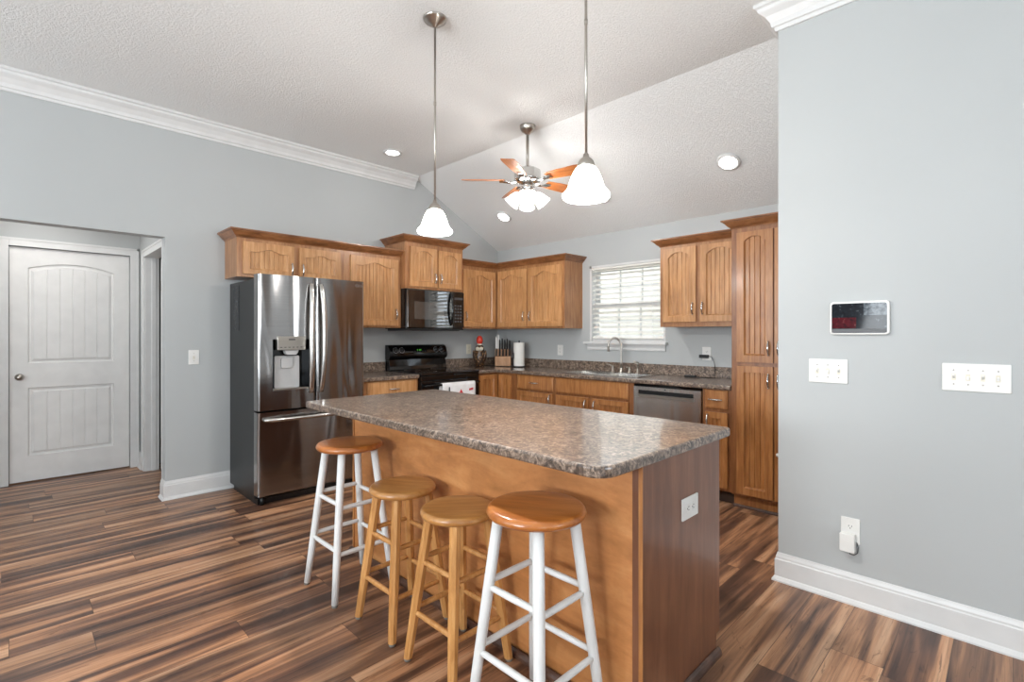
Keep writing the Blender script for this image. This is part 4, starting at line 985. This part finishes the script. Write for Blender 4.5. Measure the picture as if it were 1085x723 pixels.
# ================================================================== LAMPS
def lamp_light(name, loc, power, radius=0.05, parent=None):
    l = bpy.data.lights.new(name, 'POINT'); l.energy = power; l.shadow_soft_size = radius; l.color = (1.0, 0.975, 0.94)
    o = bpy.data.objects.new(name, l); COL.objects.link(o); o.location = loc
    if parent: o.parent = parent
    return o
def pendant(label, x, y, zb):
    """brushed nickel rod pendant with bell glass shade, open at the bottom"""
    t = thing('pendant_light', label, 'pendant light', (x, y, zb), 0, None)
    H = CH-zb
    MB().lathe([(0, H-0.05), (0.012, H-0.048), (0.016, H-0.038), (0.040, H-0.030), (0.046, H-0.018), (0.062, H-0.012), (0.066, H-0.002), (0.066, H-0.0005)], n=32).build('canopy', M['nickel'], t)
    MB().tube([(0, 0, 0.178), (0, 0, H-0.045)], 0.0058, 12).tube([(0, 0, (H+0.1)*0.55), (0, 0, (H+0.1)*0.55+0.02)], 0.0075, 12).build('rod', M['nickel'], t)
    MB().lathe([(0.006, 0.186), (0.011, 0.182), (0.012, 0.170), (0.022, 0.163), (0.031, 0.152), (0.035, 0.140), (0.036, 0.130), (0.0, 0.130)], n=28).build('socket_cap', M['nickel'], t)
    out = [(0.030, 0.133), (0.042, 0.124), (0.055, 0.102), (0.066, 0.072), (0.073, 0.050), (0.078, 0.039), (0.088, 0.029), (0.096, 0.020), (0.097, 0.012), (0.092, 0.003), (0.088, 0.0)]
    inn = [(r_-0.004, z) for r_, z in out][::-1]
    MB().lathe(out+inn, n=40).build('glass_shade', M['shade'], t)
    MB().lathe([(0, 0.045), (0.006, 0.048), (0.011, 0.06), (0.011, 0.08), (0.008, 0.105), (0.012, 0.130)], n=20).build('bulb', M['bulb'], t)
    lamp_light('pendant_lamp', (0, 0, 0.065), 48, 0.035, t)
    return t
pendant('nickel rod pendant with glowing bell shade hanging over the far end of the island', -2.252, 1.652, 1.855)
pendant('nearer nickel rod pendant with glowing bell shade over the right part of the island', -1.227, 1.652, 1.850)

# ceiling fan
cf = thing('ceiling_fan', 'five-blade nickel ceiling fan with wooden blades and glowing bell lights', 'ceiling fan', (-2.862, 3.045, 0), 0)
MB().lathe([(0.0, 2.962), (0.018, 2.964), (0.024, 2.975), (0.050, 2.992), (0.062, 3.012), (0.066, 3.032), (0.066, 3.0395)], n=32).build('canopy', M['nickel'], cf)
MB().tube([(0, 0, 2.68), (0, 0, 2.966)], 0.0125, 14).build('down_rod', M['nickel'], cf)
MB().lathe([(0.014, 2.707), (0.026, 2.702), (0.034, 2.687), (0.085, 2.677), (0.108, 2.662), (0.112, 2.627), (0.108, 2.600), (0.112, 2.592), (0.105, 2.574), (0.070, 2.562), (0.000, 2.560)], n=36).build('motor_housing', M['chrome'], cf)
MB().lathe([(0.045, 2.564), (0.052, 2.542), (0.060, 2.527), (0.056, 2.502), (0.040, 2.487), (0.028, 2.462), (0.022, 2.442), (0.012, 2.427), (0.000, 2.424)], n=28).build('light_fitter', M['chrome'], cf)
base = math.radians(45)   # screen-lateral axis is world +45deg
for k in range(5):
    a = base+math.radians(180-72*k)
    ir = MB().tube([(0.07, 0, -0.005), (0.13, 0, -0.022), (0.20, 0, -0.012)], [0.012, 0.009, 0.011], 10, flatz=2.0).box(0.17, 0.235, -0.03, 0.03, -0.012, -0.006)
    bi = ir.build('blade_iron', M['chrome'], cf, loc=(0, 0, 2.585), rot=(0, 0, a))
    bp = [(0.19, -0.050), (0.30, -0.062), (0.46, -0.068), (0.515, -0.062), (0.548, 0.050), (0.543, 0.062), (0.46, 0.066), (0.30, 0.058), (0.19, 0.048)]
    b_ = MB().prism(bp, 'z', -0.003, 0.003).build('blade', M['blade'], bi, 0.0015, loc=(0, 0, 0.0), rot=(math.radians(-13), 0, 0))
for k in range(4):
    a = base+math.radians(-45+90*k-45); r0 = 0.055
    tilt = math.radians(40)
    e = MB(); e.tube([(0.03, 0, 2.500), (0.058, 0, 2.500), (0.068, 0, 2.476)], 0.009, 10); ar = e.build('lamp_arm', M['chrome'], cf, rot=(0, 0, a))
    out = [(0.020, 0.0), (0.028, -0.008), (0.040, -0.030), (0.050, -0.060), (0.056, -0.085), (0.062, -0.105), (0.066, -0.112)]
    inn = [(r_-0.003, z) for r_, z in out][::-1]
    MB().lathe(out+inn, n=32).build('glass_shade', M['shade'], ar, loc=(0.066, 0, 2.474), rot=(0, -tilt, 0))
    lamp_light('fan_lamp', (0.064+math.sin(tilt)*0.05, 0, 2.47-math.cos(tilt)*0.05), 9, 0.028, ar)
    MB().lathe([(0, -0.070), (0.006, -0.065), (0.010, -0.045), (0.008, -0.02), (0.010, 0)], n=16).build('bulb', M['bulb'], ar, loc=(0.066, 0, 2.474), rot=(0, -tilt, 0))
for dx in (0.01, -0.015): MB().tube([(dx, 0.03, 2.49), (dx, 0.03, 2.36)], 0.0012, 6).lathe([(0, 2.36), (0.005, 2.355), (0.005, 2.34), (0, 2.335)], (dx, 0.03, 0), 8).build('pull_chain', M['nickel'], cf)

# recessed downlights
def downlight(label, x, y, sloped):
    z = CH if not sloped else CH-0.528*(y-3.17)
    t = thing('recessed_light', label, 'recessed light', (x, y, z-0.0005), 0, None)
    if sloped: t.rotation_euler = (-math.atan(0.528), 0, 0)
    MB().lathe([(0.060, -0.001), (0.084, -0.001), (0.090, -0.006), (0.086, -0.014), (0.072, -0.018 if sloped else -0.009), (0.060, -0.016 if sloped else -0.006)], n=36, closed=True).build('trim_ring', M['trim'], t)
    if sloped: MB().lathe([(0.0595, -0.004), (0.056, -0.020), (0.042, -0.032), (0.0, -0.038)], n=28).build('lens', M['lens'], t)
    else: MB().lathe([(0.060, -0.003), (0.0, -0.003)], n=28).build('lens', M['lens'], t)
    return t
downlight('round recessed light in the flat ceiling just left of the far pendant rod', -4.192+0.0, 2.579, False)
downlight('round recessed light in the sloped ceiling above the corner cabinets', -4.062, 3.934, True)
downlight('round recessed light in the sloped ceiling near the grey wall edge', -1.557, 3.927, True)
downlight('round recessed light in the sloped ceiling half hidden behind the right pendant shade', -2.773, 3.973, True)
# hall ceiling lamp
hl = thing('hall_ceiling_light', 'flush glass ceiling light in the hall', 'ceiling light', (-5.45, 0.15, 2.44), 0)
MB().lathe([(0.13, -0.001), (0.14, -0.02), (0.13, -0.028)], n=32).build('base', M['nickel'], hl)
MB().lathe([(0.13, -0.026), (0.11, -0.06), (0.06, -0.085), (0, -0.09)], n=32).build('glass_bowl', emis('lit_hall_glass', (1, 0.98, 0.95, 1), 42), hl)

# ================================================================== STOOLS
def stool(style, label, x, y, H):
    """round-seat stool, four splayed legs, two tiers of rungs"""
    t = thing('bar_stool', label, 'stool', (x, y, 0), 0)
    white = style == 'white'
    R = 0.166 if white else 0.150; T = 0.034
    pr = [(0, H-T), (R*0.86, H-T), (R*0.95, H-T+0.004), (R*0.99, H-T+0.012), (R, H-T*0.5), (R*0.985, H-0.009), (R*0.95, H-0.002), (R*0.90, H), (R*0.6, H-0.001), (0, H-0.002)]
    MB().lathe(pr, n=48).build('seat', M['orange'] if white else M['oakseat'], t, rot=(0, 0, random.uniform(0.5, 1.1)))
    tp, ft = (0.088, 0.158) if white else (0.080, 0.143)
    zt = H-T+0.001
    mat = M['wpaint'] if white else M['oak']
    P = lambda sx, sy, z: (sx*(tp+(ft-tp)*(1-z/zt)), sy*(tp+(ft-tp)*(1-z/zt)), z)
    z0 = 0.012
    for sx in (-1, 1):
        for sy in (-1, 1):
            m = MB()
            if white: m.tube([P(sx, sy, z) for z in (z0, 0.2, 0.45, zt)], [0.0155, 0.0175, 0.0185, 0.0185], 18)
            else:
                pts = [P(sx, sy, z) for z in (z0, 0.25, zt)]; rs = (0.0165, 0.0195, 0.0195); vs = []; fs = []
                for (px, py, pz), r_ in zip(pts, rs):
                    c = r_*0.42
                    for (a, b) in ((r_, -c), (r_, c), (c, r_), (-c, r_), (-r_, c), (-r_, -c), (-c, -r_), (c, -r_)): vs.append((px+a, py+b, pz))
                for i in range(2):
                    for q in range(8): q2 = (q+1) % 8; fs.append((i*8+q, i*8+q2, i*8+8+q2, i*8+8+q))
                fs += [tuple(range(8))[::-1], tuple(range(16, 24))]; m.add(vs, fs)
            lg = m.build('leg', mat, t)
            p = P(sx, sy, 0.0); MB().lathe([(0, 0), (0.012, 0), (0.0145, 0.004), (0.0145, 0.0118), (0, 0.0118)], (p[0], p[1], 0), 16).build('foot_glide', M['rub'], lg)
    hs = (0.465, 0.250) if white else (0.395, 0.195)
    for h in hs:
        for (a, b, dz) in (((-1, -1), (1, -1), 0.0), ((-1, 1), (1, 1), 0.0), ((-1, -1), (-1, 1), 0.018), ((1, -1), (1, 1), -0.018)):
            p, q = Vector(P(a[0], a[1], h+dz)), Vector(P(b[0], b[1], h+dz)); d = (q-p).normalized()*0.008
            MB().tube([p+d, p+d*4, (p+q)/2, q-d*4, q-d], [0.0095, 0.0105, 0.0115, 0.0105, 0.0095], 12).build('stretcher', mat, t)
    return t
stool('white', 'white-legged stool with orange pine seat nearest the refrigerator', -2.440, 1.247, 0.742)
stool('oak', 'short natural oak stool between the far white-legged stool and the other oak one', -1.975, 1.268, 0.615)
stool('oak', 'short natural oak stool beside the nearest white-legged stool', -1.565, 1.262, 0.615)
stool('white', 'white-legged stool with orange pine seat at the near end of the island', -1.118, 1.232, 0.735)
